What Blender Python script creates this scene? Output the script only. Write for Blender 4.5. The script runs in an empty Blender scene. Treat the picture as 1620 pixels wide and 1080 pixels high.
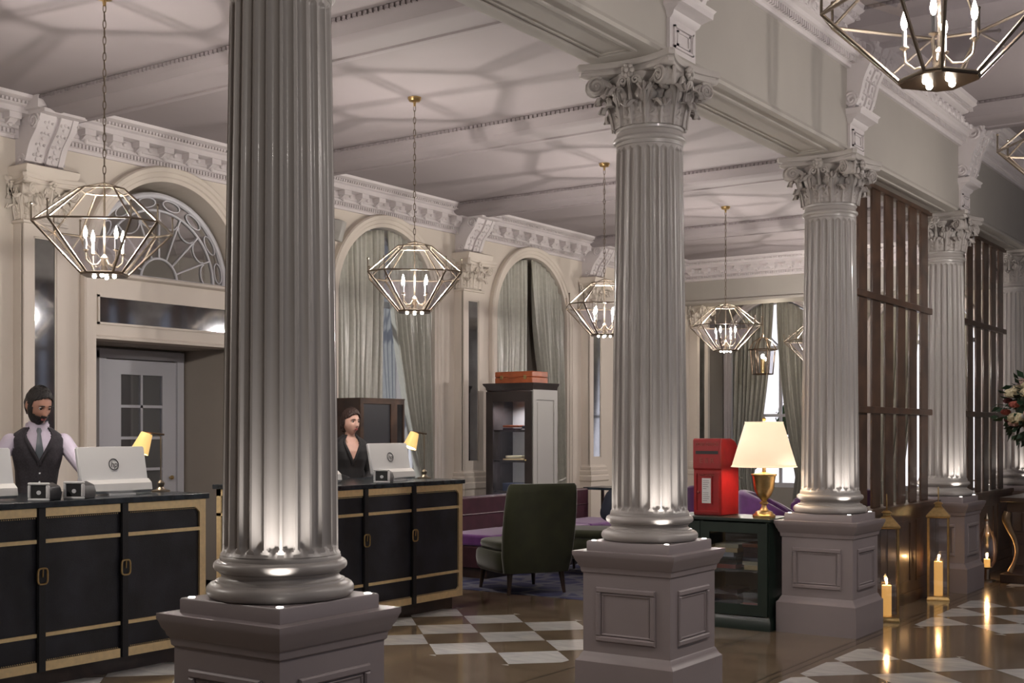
import bpy, bmesh, math, random
from mathutils import Vector, Matrix, Euler
random.seed(7)
C = bpy.context.scene.collection
PI = math.pi
sin, cos = math.sin, math.cos

# ------------------------------------------------------------------ materials
def mat(name, col, rough=0.6, metal=0.0, noise=None, bump=None, emit=None, spec=None, coat=0, sheen=0, col2=None, trans=0, sub=0):
    m = bpy.data.materials.new(name); m.use_nodes = True
    nt = m.node_tree; b = nt.nodes['Principled BSDF']
    b.inputs['Base Color'].default_value = (*col, 1)
    b.inputs['Roughness'].default_value = rough
    b.inputs['Metallic'].default_value = metal
    if spec is not None: b.inputs['Specular IOR Level'].default_value = spec
    if coat: b.inputs['Coat Weight'].default_value = coat; b.inputs['Coat Roughness'].default_value = .08
    if sheen: b.inputs['Sheen Weight'].default_value = sheen; b.inputs['Sheen Roughness'].default_value = .4
    if trans: b.inputs['Transmission Weight'].default_value = trans
    if emit:
        b.inputs['Emission Color'].default_value = (*emit[0], 1); b.inputs['Emission Strength'].default_value = emit[1]
    if noise or bump:
        tc = nt.nodes.new('ShaderNodeTexCoord')
    if noise:   # (scale, amount) or with second colour
        n = nt.nodes.new('ShaderNodeTexNoise'); n.inputs['Scale'].default_value = noise[0]; n.inputs['Detail'].default_value = 6
        if len(noise) > 2: n.inputs['Distortion'].default_value = noise[2]
        nt.links.new(tc.outputs['Object'], n.inputs['Vector'])
        r = nt.nodes.new('ShaderNodeValToRGB')
        c2 = col2 or tuple(min(1, c*(1+noise[1])) for c in col); c1 = col if col2 else tuple(c*(1-noise[1]) for c in col)
        r.color_ramp.elements[0].color = (*c1, 1); r.color_ramp.elements[1].color = (*c2, 1)
        r.color_ramp.elements[0].position = .35; r.color_ramp.elements[1].position = .68
        nt.links.new(n.outputs['Fac'], r.inputs['Fac']); nt.links.new(r.outputs['Color'], b.inputs['Base Color'])
    if bump:
        n = nt.nodes.new('ShaderNodeTexNoise'); n.inputs['Scale'].default_value = bump[0]; n.inputs['Detail'].default_value = 4
        nt.links.new(tc.outputs['Object'], n.inputs['Vector'])
        bp = nt.nodes.new('ShaderNodeBump'); bp.inputs['Strength'].default_value = bump[1]; bp.inputs['Distance'].default_value = .01
        nt.links.new(n.outputs['Fac'], bp.inputs['Height']); nt.links.new(bp.outputs['Normal'], b.inputs['Normal'])
    return m

def glassmat(name, tint=(1, 1, 1), fac=.10, rough=.02):
    m = bpy.data.materials.new(name); m.use_nodes = True; nt = m.node_tree; nt.nodes.clear()
    o = nt.nodes.new('ShaderNodeOutputMaterial'); mx = nt.nodes.new('ShaderNodeMixShader')
    t = nt.nodes.new('ShaderNodeBsdfTransparent'); t.inputs[0].default_value = (*tint, 1)
    g = nt.nodes.new('ShaderNodeBsdfGlossy'); g.inputs['Roughness'].default_value = rough
    lw = nt.nodes.new('ShaderNodeLayerWeight'); lw.inputs[0].default_value = .35
    mr = nt.nodes.new('ShaderNodeMapRange'); mr.inputs['To Min'].default_value = fac; mr.inputs['To Max'].default_value = min(1, fac+.5)
    nt.links.new(lw.outputs['Fresnel'], mr.inputs['Value']); nt.links.new(mr.outputs[0], mx.inputs[0])
    nt.links.new(t.outputs[0], mx.inputs[1]); nt.links.new(g.outputs[0], mx.inputs[2]); nt.links.new(mx.outputs[0], o.inputs[0])
    return m

M = {}
M['ceil'] = mat('ceiling_paint', (.235, .205, .212), .75, noise=(1.5, .03))
M['trim'] = mat('mouldings_paint', (.54, .50, .505), .55, noise=(3, .03))
M['wall'] = mat('cream_wall_paint', (.60, .54, .475), .7, noise=(1.2, .04))
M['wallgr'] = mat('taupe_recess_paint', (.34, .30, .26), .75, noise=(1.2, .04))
M['enta'] = mat('stone_paint', (.345, .32, .292), .65, noise=(1.5, .04))
M['col'] = mat('column_gloss_paint', (.35, .325, .308), .38, noise=(4, .03), coat=.08)
M['cap'] = mat('capital_paint', (.37, .34, .322), .6, noise=(4, .03))
M['ped'] = mat('pedestal_paint', (.25, .213, .218), .4, noise=(4, .03), coat=.05)
M['door'] = mat('door_white_paint', (.58, .58, .62), .45)
M['brass'] = mat('aged_brass', (.62, .44, .20), .28, 1.0, noise=(30, .12))
M['brassb'] = mat('hammered_brass_band', (.93, .72, .40), .38, .55, noise=(30, .06), bump=(90, .1))
M['nickel'] = mat('antique_nickel', (.25, .21, .165), .36, 1.0)
M['bronze'] = mat('dark_bronze', (.14, .10, .07), .35, .9)
M['glass'] = glassmat('clear_glass', (.93, .93, .96), .12)
M['pane'] = glassmat('window_glass', (.85, .88, .92), .08)
M['mirror'] = mat('antique_mirror', (.42, .43, .46), .06, 1.0, noise=(6, .12))
M['leather'] = mat('navy_black_leather', (.014, .015, .022), .42, noise=(5, .5), bump=(220, .25))
M['dtop'] = mat('black_stone_top', (.022, .03, .038), .25, noise=(12, .5))
M['strap'] = mat('black_strap_leather', (.012, .012, .014), .4, bump=(200, .2))
M['black'] = mat('matt_black', (.012, .012, .013), .5)
M['white'] = mat('white_plastic', (.72, .72, .72), .35)
M['silver'] = mat('silver_plastic', (.68, .69, .71), .35)
M['dark'] = mat('charcoal_plastic', (.03, .03, .035), .4)
M['curtain'] = mat('sage_silver_satin', (.42, .415, .365), .30, noise=(20, .06), sheen=.3, spec=.7)
M['curtain2'] = mat('grey_satin_far', (.32, .315, .28), .4, noise=(20, .06), sheen=.2)
M['wood'] = mat('walnut_wood', (.068, .036, .022), .35, noise=(3, .4, 1.5), coat=.2)
M['woodd'] = mat('dark_wood', (.035, .02, .015), .35, noise=(4, .4, 1.5), coat=.2)
M['gildw'] = mat('worn_gilt_wood', (.20, .13, .07), .35, .3, noise=(20, .2))
M['espresso'] = mat('espresso_bookcase_wood', (.035, .027, .025), .4, noise=(4, .3))
M['greyp'] = mat('grey_painted_panel', (.36, .35, .33), .5)
M['greenp'] = mat('dark_green_paint', (.012, .022, .017), .35, noise=(4, .2))
M['velvetg'] = mat('olive_green_velvet', (.020, .023, .006), .8, noise=(8, .2), sheen=.5)
M['velvetp'] = mat('purple_velvet', (.10, .022, .13), .8, noise=(8, .2), sheen=.6)
M['maroon'] = mat('maroon_leather', (.045, .013, .02), .45, noise=(8, .2))
M['navy'] = mat('navy_fabric', (.015, .02, .04), .8)
M['red'] = mat('letter_box_red', (.30, .010, .012), .38, noise=(12, .12), coat=.3)
M['redd'] = mat('letter_box_lettering', (.30, .06, .045), .4)
M['paper'] = mat('label_paper', (.62, .62, .62), .7)
M['ink'] = mat('ink_grey', (.12, .12, .13), .8)
M['shade'] = mat('lamp_shade_cream', (.80, .68, .50), .8, emit=((1.0, .74, .50), .32), noise=(3, .05))
M['shadeg'] = mat('amber_glass_shade', (.75, .50, .18), .35, emit=((1.0, .62, .22), .30))
M['bulb'] = mat('bulb_glow', (1, 1, 1), .4, emit=((1, .90, .76), 26))
M['glow'] = mat('shade_opening_glow', (1, 1, 1), .4, emit=((1, .93, .8), 9))
M['flame'] = mat('candle_flame', (1, .8, .4), .4, emit=((1, .62, .22), 30))
M['wax'] = mat('ivory_wax', (.80, .58, .27), .5, emit=((1, .5, .12), .35))
M['uplight'] = mat('uplight_lens', (1, 1, 1), .3, emit=((1, .95, .88), 3))
M['skin'] = mat('skin', (.44, .23, .165), .5, noise=(20, .06))
M['skin2'] = mat('fair_skin', (.60, .36, .28), .5, noise=(20, .06))
M['lip'] = mat('lips', (.33, .09, .08), .45)
M['hair'] = mat('black_hair', (.012, .009, .008), .5, bump=(90, .8))
M['hair2'] = mat('dark_brown_hair', (.035, .017, .012), .45, bump=(90, .8))
M['shirt'] = mat('lilac_white_shirt', (.56, .50, .60), .7, noise=(6, .05), bump=(14, .5))
M['vest'] = mat('charcoal_wool', (.030, .026, .032), .85, noise=(90, .25))
M['jacket'] = mat('black_wool', (.010, .009, .010), .75)
M['tie'] = mat('slate_silk_tie', (.10, .115, .13), .4)
M['eye'] = mat('eye_white', (.6, .58, .55), .3)
M['iris'] = mat('iris_brown', (.02, .012, .008), .2)
M['case'] = mat('tan_leather', (.33, .085, .03), .4, noise=(8, .2))
M['leaf'] = mat('dark_leaves', (.02, .05, .025), .6, noise=(9, .4))
M['leafb'] = mat('outdoor_leaves', (.05, .12, .03), .7, noise=(5, .5))
M['pinkf'] = mat('blush_petals', (.62, .42, .38), .7)
M['creamf'] = mat('cream_petals', (.70, .62, .42), .7)
M['coralf'] = mat('coral_petals', (.45, .12, .09), .7)
M['burg'] = mat('burgundy_petals', (.12, .03, .035), .7)
M['facade'] = mat('pale_render', (.75, .72, .74), .8, noise=(.4, .06))
M['facwin'] = mat('dark_panes', (.07, .09, .13), .15)
M['pavement'] = mat('pavement', (.25, .24, .23), .8, noise=(2, .1))
M['chrome'] = mat('polished_steel', (.68, .68, .72), .08, 1.0)

def floor_mat(name, c1, c2, scale, rough):
    m = bpy.data.materials.new(name); m.use_nodes = True; nt = m.node_tree; b = nt.nodes['Principled BSDF']
    tc = nt.nodes.new('ShaderNodeTexCoord'); mp = nt.nodes.new('ShaderNodeMapping'); mp.inputs['Rotation'].default_value = (0, 0, .7); mp.inputs['Scale'].default_value = (1, 3.2, 1)
    n = nt.nodes.new('ShaderNodeTexNoise'); n.inputs['Scale'].default_value = scale; n.inputs['Detail'].default_value = 8; n.inputs['Distortion'].default_value = 1.2
    r = nt.nodes.new('ShaderNodeValToRGB'); r.color_ramp.elements[0].position = .3; r.color_ramp.elements[1].position = .7
    r.color_ramp.elements[0].color = (*c1, 1); r.color_ramp.elements[1].color = (*c2, 1)
    nt.links.new(tc.outputs['Object'], mp.inputs[0]); nt.links.new(mp.outputs[0], n.inputs['Vector'])
    nt.links.new(n.outputs['Fac'], r.inputs['Fac']); nt.links.new(r.outputs['Color'], b.inputs['Base Color'])
    b.inputs['Roughness'].default_value = rough; b.inputs['Specular IOR Level'].default_value = .65
    return m
M['fbrown'] = floor_mat('brown_marble', (.105, .075, .048), (.19, .145, .10), 2.2, .13)
M['fwhite'] = floor_mat('white_marble', (.42, .42, .43), (.60, .59, .57), 3.0, .12)
M['fline'] = floor_mat('dark_marble_line', (.05, .035, .025), (.08, .06, .04), 3.0, .15)
def rugmat():
    m = bpy.data.materials.new('blue_patterned_wool'); m.use_nodes = True; nt = m.node_tree; b = nt.nodes['Principled BSDF']
    tc = nt.nodes.new('ShaderNodeTexCoord'); v = nt.nodes.new('ShaderNodeTexVoronoi'); v.feature = 'DISTANCE_TO_EDGE'; v.inputs['Scale'].default_value = 3.2
    r = nt.nodes.new('ShaderNodeValToRGB'); r.color_ramp.elements[0].position = .05; r.color_ramp.elements[1].position = .12
    r.color_ramp.elements[0].color = (.085, .085, .11, 1); r.color_ramp.elements[1].color = (.018, .02, .07, 1)
    nt.links.new(tc.outputs['Object'], v.inputs['Vector']); nt.links.new(v.outputs['Distance'], r.inputs['Fac']); nt.links.new(r.outputs['Color'], b.inputs['Base Color'])
    b.inputs['Roughness'].default_value = .95
    return m
M['rug'] = rugmat()

# ------------------------------------------------------------------ mesh builder
class MB:
    def __init__(s): s.v = []; s.f = []; s.mi = []; s.cur = 0
    def add(s, vs, fs):
        o = len(s.v); s.v += [tuple(v) for v in vs]
        for f in fs: s.f.append(tuple(i+o for i in f)); s.mi.append(s.cur)
        return s
    def box(s, x0, x1, y0, y1, z0, z1):
        return s.add([(x0,y0,z0),(x1,y0,z0),(x1,y1,z0),(x0,y1,z0),(x0,y0,z1),(x1,y0,z1),(x1,y1,z1),(x0,y1,z1)],
                     [(0,3,2,1),(4,5,6,7),(0,1,5,4),(1,2,6,5),(2,3,7,6),(3,0,4,7)])
    def loft(s, rings, close=True, caps=True):
        n = len(rings[0]); vs = [p for r in rings for p in r]; fs = []
        for i in range(len(rings)-1):
            for j in range(n if close else n-1):
                k = (j+1) % n; fs.append((i*n+j, i*n+k, (i+1)*n+k, (i+1)*n+j))
        if caps: fs.append(tuple(range(n))[::-1]); fs.append(tuple((len(rings)-1)*n+j for j in range(n)))
        return s.add(vs, fs)
    def lathe(s, prof, n=32, c=(0,0), caps=True, mod=None):
        return s.loft([[(c[0]+r*cos(2*PI*j/n)*1, c[1]+r*sin(2*PI*j/n), z) for j in range(n)] for r, z in prof], True, caps)
    def sq(s, prof, c=(0,0), caps=True):
        return s.loft([[(c[0]-h,c[1]-h,z),(c[0]+h,c[1]-h,z),(c[0]+h,c[1]+h,z),(c[0]-h,c[1]+h,z)] for h, z in prof], True, caps)
    def cyl(s, p0, p1, r0, r1=None, n=10, caps=True):
        return s.tube([p0, p1], r0, n, r1, caps)
    def tube(s, pts, r, n=8, r1=None, caps=True, closed=False):
        pts = [Vector(p) for p in pts]; rings = []; N = len(pts); up = None
        for i, p in enumerate(pts):
            if closed: t = pts[(i+1) % N]-pts[i-1]
            else: t = pts[min(i+1, N-1)]-pts[max(i-1, 0)]
            t = t.normalized() if t.length > 1e-9 else Vector((0,0,1))
            if up is None: up = Vector((0,0,1)) if abs(t.z) < .9 else Vector((1,0,0))
            a = t.cross(up);
            if a.length < 1e-5: a = t.cross(Vector((0,1,0)))
            a.normalize(); b = a.cross(t).normalized(); up = b
            rr = r[i] if isinstance(r, (list, tuple)) else (r if r1 is None else r+(r1-r)*i/(N-1))
            rings.append([p+a*(rr*cos(2*PI*k/n))+b*(rr*sin(2*PI*k/n)) for k in range(n)])
        if closed: rings.append(rings[0])
        return s.loft(rings, True, caps and not closed)
    def sph(s, c, r, n=12, m=8, sc=(1,1,1)):
        rings = []
        for i in range(m+1):
            ph = -PI/2+PI*i/m; q = max(cos(ph), .001)
            rings.append([(c[0]+r*sc[0]*q*cos(2*PI*j/n), c[1]+r*sc[1]*q*sin(2*PI*j/n), c[2]+r*sc[2]*sin(ph)) for j in range(n)])
        return s.loft(rings)
    def caps_(s, p0, r0, p1, r1, n=14):
        p0, p1 = Vector(p0), Vector(p1); t = (p1-p0).normalized(); pts = []; rr = []
        for k in range(5):
            a = PI/2*(1-k/4); pts.append(p0-t*r0*sin(a)); rr.append(max(r0*cos(a), .0008))
        for k in range(5):
            a = PI/2*k/4; pts.append(p1+t*r1*sin(a)); rr.append(max(r1*cos(a), .0008))
        return s.tube(pts, rr, n)
    def prismY(s, prof, y0, y1):      # prof: (x,z) closed
        return s.loft([[(x, y0, z) for x, z in prof], [(x, y1, z) for x, z in prof]])
    def prismX(s, prof, x0, x1):      # prof: (y,z) closed
        return s.loft([[(x0, y, z) for y, z in prof], [(x1, y, z) for y, z in prof]])
    def grid(s, nu, nv, fn, mask=None):
        vs = [fn(i/(nu-1), j/(nv-1)) for j in range(nv) for i in range(nu)]; fs = []
        for j in range(nv-1):
            for i in range(nu-1):
                if mask is None or mask((i+.5)/(nu-1), (j+.5)/(nv-1)): fs.append((j*nu+i, j*nu+i+1, (j+1)*nu+i+1, (j+1)*nu+i))
        return s.add(vs, fs)
    def xf(s, Mx, i0=0):
        s.v = s.v[:i0]+[tuple(Mx @ Vector(v)) for v in s.v[i0:]]; return s
    def mesh(s, name, mats, smooth=35):
        me = bpy.data.meshes.new(name); me.from_pydata(s.v, [], s.f)
        for m in (mats if isinstance(mats, (list, tuple)) else [mats]): me.materials.append(M[m] if isinstance(m, str) else m)
        bm = bmesh.new(); bm.from_mesh(me)
        for f, mi in zip(bm.faces, s.mi): f.material_index = mi
        loose = [v for v in bm.verts if not v.link_faces]
        if loose: bmesh.ops.delete(bm, geom=loose, context='VERTS')
        bmesh.ops.recalc_face_normals(bm, faces=bm.faces); bm.to_mesh(me); bm.free()
        if smooth:
            me.shade_smooth(); me.set_sharp_from_angle(angle=math.radians(smooth))
        return me
    def build(s, name, mats, parent=None, smooth=35, loc=None, rot=None):
        o = bpy.data.objects.new(name, s.mesh(name, mats, smooth)); C.objects.link(o)
        if parent: o.parent = parent
        if loc: o.location = loc
        if rot: o.rotation_euler = rot
        return o

def tag(o, label=None, cat=None, group=None, kind=None):
    if label: o['label'] = label
    if cat: o['category'] = cat
    if group: o['group'] = group
    if kind: o['kind'] = kind
    return o
def thing(name, label, cat, loc=(0,0,0), rz=0, group=None):
    o = bpy.data.objects.new(name, None); C.objects.link(o); o.empty_display_size = .1
    o.location = loc; o.rotation_euler = (0, 0, rz); return tag(o, label, cat, group)
def struct(o): o['kind'] = 'structure'; return o
def dup(root, loc=None, rz=None, label=None, scale=None, skip=()):
    def cp(o, par):
        c = o.copy(); C.objects.link(c); c.parent = par
        for ch in list(o.children): cp(ch, c)
        return c
    r = cp(root, None)
    if loc: r.location = loc
    if rz is not None: r.rotation_euler = (0, 0, rz)
    if label: r['label'] = label
    if scale: r.scale = scale
    return r
def bevel(o, w=.004, seg=2):
    m = o.modifiers.new('bevel', 'BEVEL'); m.width = w; m.segments = seg; m.limit_method = 'ANGLE'; m.angle_limit = math.radians(40); return o
def text_mb(txt, size, depth=.002, shear=0):
    cu = bpy.data.curves.new('t', 'FONT'); cu.body = txt; cu.size = size; cu.extrude = depth; cu.align_x = 'CENTER'; cu.align_y = 'CENTER'; cu.shear = shear
    o = bpy.data.objects.new('t', cu); C.objects.link(o); dg = bpy.context.evaluated_depsgraph_get()
    me = bpy.data.meshes.new_from_object(o.evaluated_get(dg)); mb = MB()
    mb.add([v.co[:] for v in me.vertices], [tuple(p.vertices) for p in me.polygons])
    bpy.data.objects.remove(o); bpy.data.curves.remove(cu); bpy.data.meshes.remove(me); return mb
def light(name, kind, loc, energy, col, radius=.05, parent=None, spot=None, rot=None):
    l = bpy.data.lights.new(name, kind); l.energy = energy; l.color = col
    if kind in ('POINT', 'SPOT'): l.shadow_soft_size = radius
    if spot: l.spot_size = spot[0]; l.spot_blend = spot[1]
    o = bpy.data.objects.new(name, l); C.objects.link(o); o.location = loc
    if parent: o.parent = parent
    if rot: o.rotation_euler = rot
    return o

# ------------------------------------------------------------------ camera
F = 1943.5; A = math.radians(34.86)
cam = bpy.data.cameras.new('camera'); cam.sensor_width = 36; cam.lens = 36*F/1620; cam.shift_y = (681.3-540)/1620
cam.clip_end = 200
co = bpy.data.objects.new('camera', cam); C.objects.link(co); co.location = (0, 0, 1.5); co.rotation_euler = (PI/2, 0, A)
bpy.context.scene.camera = co

COLX = -3.33; COLY = [3.27, 6.14, 8.98, 11.98, 14.85]
WX = -9.15
HX = -3.14; IX = -3.53   # entablature faces
ZC = 4.20; ZH = 4.45; ZS = 3.54
PILY = [3.2, 6.15, 9.1, 12.1, 15.05]

# ------------------------------------------------------------------ floor
def clip(poly, x0, x1, y0, y1):
    for ax, lim, sg in ((0, x0, 1), (0, x1, -1), (1, y0, 1), (1, y1, -1)):
        out = []
        for i in range(len(poly)):
            a, b = poly[i-1], poly[i]; da = (a[ax]-lim)*sg; db = (b[ax]-lim)*sg
            if (da < 0) != (db < 0):
                t = da/(da-db); out.append((a[0]+(b[0]-a[0])*t, a[1]+(b[1]-a[1])*t))
            if db >= 0: out.append(b)
        poly = out
        if len(poly) < 3: return []
    return poly
fl = MB()
fl.add([(-12, -4, 0), (6, -4, 0), (6, 21, 0), (-12, 21, 0)], [(0, 1, 2, 3)])
def field(x0, x1, y0, y1, nx, ny):
    # nodes of the diagonal lattice pass through (nx, ny); half diagonal .297
    h = .2965; e = .0008
    imin = int((x0-nx)/h)-2; imax = int((x1-nx)/h)+2; jmin = int((y0-ny)/h)-2; jmax = int((y1-ny)/h)+2
    for i in range(imin, imax):
        for j in range(jmin, jmax):
            if (i+j) % 2 == 0: continue
            cx, cy = nx+i*h, ny+j*h
            white = j % 2 != 0
            g = .0035
            poly = clip([(cx-h+g, cy), (cx, cy-h+g), (cx+h-g, cy), (cx, cy+h-g)], x0, x1, y0, y1)
            if len(poly) >= 3:
                fl.cur = 1 if white else 0
                if white: fl.add([(x, y, e) for x, y in poly], [tuple(range(len(poly)))])
    fl.cur = 0
for k in range(-2, 5):
    field(-8.6, -4.285, 6.43+2.93*k, 8.285+2.93*k, -4.534, 6.465+2.93*k)
    field(-2.88, 1.5, 6.535+2.93*k, 8.40+2.93*k, -2.218, 8.364+2.93*k)
fl.cur = 2
for x in (-3.02, -2.96, -3.70, -4.15): fl.add([(x, -4, .0006), (x+.02, -4, .0006), (x+.02, 18, .0006), (x, 18, .0006)], [(0,1,2,3)])
struct(fl.build('floor', ['fbrown', 'fwhite', 'fline'], smooth=0))

# ------------------------------------------------------------------ ceilings
c = MB().box(WX-.3, IX+.1, -4, 18.4, ZC, ZC+.15)
def beam(c, yc, x0, x1, z, hw=.24, dp=.12):
    pr = [(yc-hw-.05, z), (yc-hw-.05, z-.025), (yc-hw-.02, z-.035), (yc-hw, z-.06), (yc-hw+.02, z-dp+.02), (yc-hw+.07, z-dp), 
          (yc-.12, z-dp), (yc-.11, z-dp+.012), (yc+.11, z-dp+.012), (yc+.12, z-dp),
          (yc+hw-.07, z-dp), (yc+hw-.02, z-dp+.02), (yc+hw, z-.06), (yc+hw+.02, z-.035), (yc+hw+.05, z-.025), (yc+hw+.05, z)]
    c.prismX(pr, x0, x1)
    n = int((x1-x0)/.045)
    for i in range(n):
        x = x0+(i+.5)*(x1-x0)/n
        c.box(x-.013, x+.013, yc-hw-.062, yc-hw-.04, z-.03, z-.006)
for y in (3.3, 6.22, 9.0, 11.85, 14.98): beam(c, y, WX+.05, IX+.05, ZC)
struct(c.build('ceiling', 'ceil'))
c = MB().box(IX-.1, 6, -4, 21, ZH, ZH+.15)
for y in (3.3, 6.0, 8.75, 11.75, 14.9): beam(c, y, HX-.02, 6, ZH, .3, .14)
struct(c.build('ceiling', 'ceil'))

# ------------------------------------------------------------------ entablature (beam over the columns)
e = MB()
e.box(IX, HX, -4, 21, ZS, ZH)
def frameY(m, x0, x1, y0, y1, z, dz, w=.03):       # rectangular moulding on a soffit, dz = downwards
    for a, b, c_, d in ((x0, x1, y0, y0+w), (x0, x1, y1-w, y1), (x0, x0+w, y0+w, y1-w), (x1-w, x1, y0+w, y1-w)):
        m.box(a, b, c_, d, z-dz, z+.002)
ys = [0.4]+COLY+[17.7]
for a, b in zip(ys[:-1], ys[1:]):
    frameY(e, IX+.07, HX-.07, a+.36, b-.36, ZS, .012, .02); frameY(e, IX+.10, HX-.10, a+.39, b-.39, ZS, .006, .02)
# small moulding at the lower arris
e.prismY([(HX, ZS), (HX+.02, ZS), (HX+.025, ZS+.02), (HX+.015, ZS+.045), (HX, ZS+.05)], -4, 21)
e.prismY([(IX, ZS), (IX-.02, ZS), (IX-.025, ZS+.02), (IX-.015, ZS+.045), (IX, ZS+.05)], -4, 21)
struct(e.build('wall_arcade', 'enta'))
# hall cornice
k = MB()
k.prismY([(HX-.01, 4.16), (HX+.03, 4.16), (HX+.035, 4.18), (HX+.055, 4.19), (HX+.06, 4.225), (HX+.09, 4.235), (HX+.10, 4.26), (HX+.13, 4.27), (HX+.13, 4.36),
          (HX+.18, 4.37), (HX+.20, 4.40), (HX+.27, 4.42), (HX+.28, 4.46), (HX-.01, 4.46)], -4, 21)
y = 1.5
while y < 17:
    k.box(HX+.05, HX+.075, y, y+.018, 4.185, 4.225)
    k.box(HX+.195, HX+.225, y, y+.018, 4.375, 4.405)
    y += .036
y = 1.5; i = 0
while y < 17:          # foliage frieze
    k.sph((HX+.13, y, 4.315), .030, 8, 5, (.7, 1.3, 1.1)); k.sph((HX+.125, y+.07, 4.30), .022, 8, 5, (.7, 1.2, 1.0)); k.tube([(HX+.14, y+.02+.035*cos(t), 4.315+.03*sin(t)) for t in [j*PI/4 for j in range(7)]], .008, 5)
    y += .14
y = 1.5
struct(k.build('trim_1', 'trim'))

# console brackets
def console(mb, w, z0, z1, p0, p1, px):
    # S-scroll projecting along +x from px, between z0..z1 ; two lobes with groove
    H = z1-z0; n = 22; prof = []
    for i in range(n+1):
        t = i/n
        p = p0+(p1-p0)*(1/(1+math.exp(-(t-.55)*9)))+.035*sin(t*PI*2-.2)*(1-t*.3)
        prof.append((px+p, z0+H*t))
    for a, b, ex in ((-w/2, -w*.36, .012), (-w*.36, -w*.06, 0), (-w*.06, w*.06, -.03), (w*.06, w*.36, 0), (w*.36, w/2, .012)):
        mb.loft([[(x+ex, a, z) for x, z in prof]+[(px-.02, a, z1), (px-.02, a, z0)], [(x+ex, b, z) for x, z in prof]+[(px-.02, b, z1), (px-.02, b, z0)]])
    for s in (-1, 1):
        # side volutes top and bottom
        for (t, r) in ((.86, .075), (.14, .05)):
            x, z = prof[int(t*n)]; r *= H/.45
            x -= r*.75
            sp = [(x+r*(1-.75*j/20)*cos(s*0+j*.62), s*(w/2+.004), z+r*(1-.75*j/20)*sin(j*.62)) for j in range(21)]
            mb.tube(sp, .011*H/.45, 6)
        for j in range(9):
            t = .12+.72*j/8; x, z = prof[int(t*n)]
            mb.sph((x+.004, s*w*.21, z), .018-.0012*abs(j-3), 7, 5, (.7, 1.0, 1.3))
            if j % 2 == 0:
                mb.sph((x+.002, s*w*.21+.035, z-.01), .013, 6, 4); mb.sph((x+.002, s*w*.21-.035, z-.01), .013, 6, 4)
    mb.box(px-.02, px+p1+.07, -w/2-.02, w/2+.02, z1-.03, z1)
for y in COLY+[17.85]:
    y = y-.1 if y < 17 else y
    m_ = MB(); console(m_, .34, 3.86, 4.36, .05, .24, 0)
    m_.loft([[(0, -h, z), (h2, -h, z), (h2, h, z), (0, h, z)] for h, h2, z in ((.15, .02, 3.755), (.16, .04, 3.77), (.165, .05, 3.79), (.185, .09, 3.81), (.195, .11, 3.815), (.195, .115, 3.845), (.2, .13, 3.86))])
    m_.box(0, .02, -.155, .155, ZS+.03, 3.755)
    for w in (.115, .075):
        for a, b, c_, d in ((-w, w, 3.60, 3.612), (-w, w, 3.712, 3.724), (-w, -w+.014, 3.6, 3.724), (w-.014, w, 3.6, 3.724)):
            q = (.115-w)*.5; m_.box(.018, .032-q*.2, a, b, c_+q if c_ < 3.65 else c_-q, d+q if c_ < 3.65 and d < 3.65 else d-q)
    struct(m_.build('trim_2', 'trim', loc=(HX, y+.1, 0)))

# ------------------------------------------------------------------ columns
def flute_shaft():
    n = 24; per = 12; N = n*per; m = MB(); z0, z1 = 1.045, 3.09
    zs = [z0, z0+.012]+[z0+.022+.006*i for i in range(6)]+[z0+.065+(z1-z0-.12)*i/14 for i in range(15)]+[z1-.05+.006*i for i in range(6)]+[z1-.012, z1]
    rings = []
    for z in zs:
        t = (z-z0)/(z1-z0); R = .213-.027*(t**1.3)
        if z < z0+.012: R += .008
        w = 1.0; ea = z0+.020; eb = z1-.018; rr = .020
        ring = []
        for j in range(N):
            u = ((j % per)/per-.5)*2   # -1..1 in a flute cell
            a = 2*PI*(j+.5)/N
            q = abs(u)/.78; dp = 0
            if q < 1:
                dp = .017*math.sqrt(1-q*q)
                for zz, s in ((ea, 1), (eb, -1)):
                    dist = s*(z-zz)
                    if dist <= 0: dp = 0
                    elif dist < rr:
                        kk = 1-((rr-dist)/rr)**2-q*q
                        dp = min(dp, .017*math.sqrt(max(kk, 0))*1.0)
            r_ = R-dp; ring.append((r_*cos(a), r_*sin(a), z))
        rings.append(ring)
    m.loft(rings); return m
def leaf(mb, ang, rb, h, w, curl, z0, base):
    nu, nv = 13, 26
    def fn(u, v):
        uu = (u-.5)*2
        lob = .62+.38*abs(sin(v*PI*3.6+.5))
        ww = w*(1-.25*v)*lob*(1 if v < .8 else (1-((v-.8)/.2)**2*.75))
        y = uu*ww/2
        if v < .72:
            t = v/.72; r = rb(z0+h*t)+.010+.012*t; z = z0+h*t
        else:
            t = (v-.72)/.28; a = t*PI*1.05
            r = rb(z0+h)+.022+curl*(1-cos(a))*.55; z = z0+h+curl*sin(a)*.55-(.012*t)
        r += .012*(1-uu*uu)+.008*cos(uu*PI*3.2)*(.4+.6*v)+.005*sin(v*PI*7.2)*abs(uu)
        a = ang+y/max(r, .1)
        return (r*cos(a), r*sin(a), z)
    mb.grid(nu, nv, fn)
    # mid rib
    pts = []
    for j in range(10):
        v = j/9; x, y, z = fn(.5, v); q = 1.03; pts.append((x*q, y*q, z))
    mb.tube(pts, .005, 5)
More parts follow.
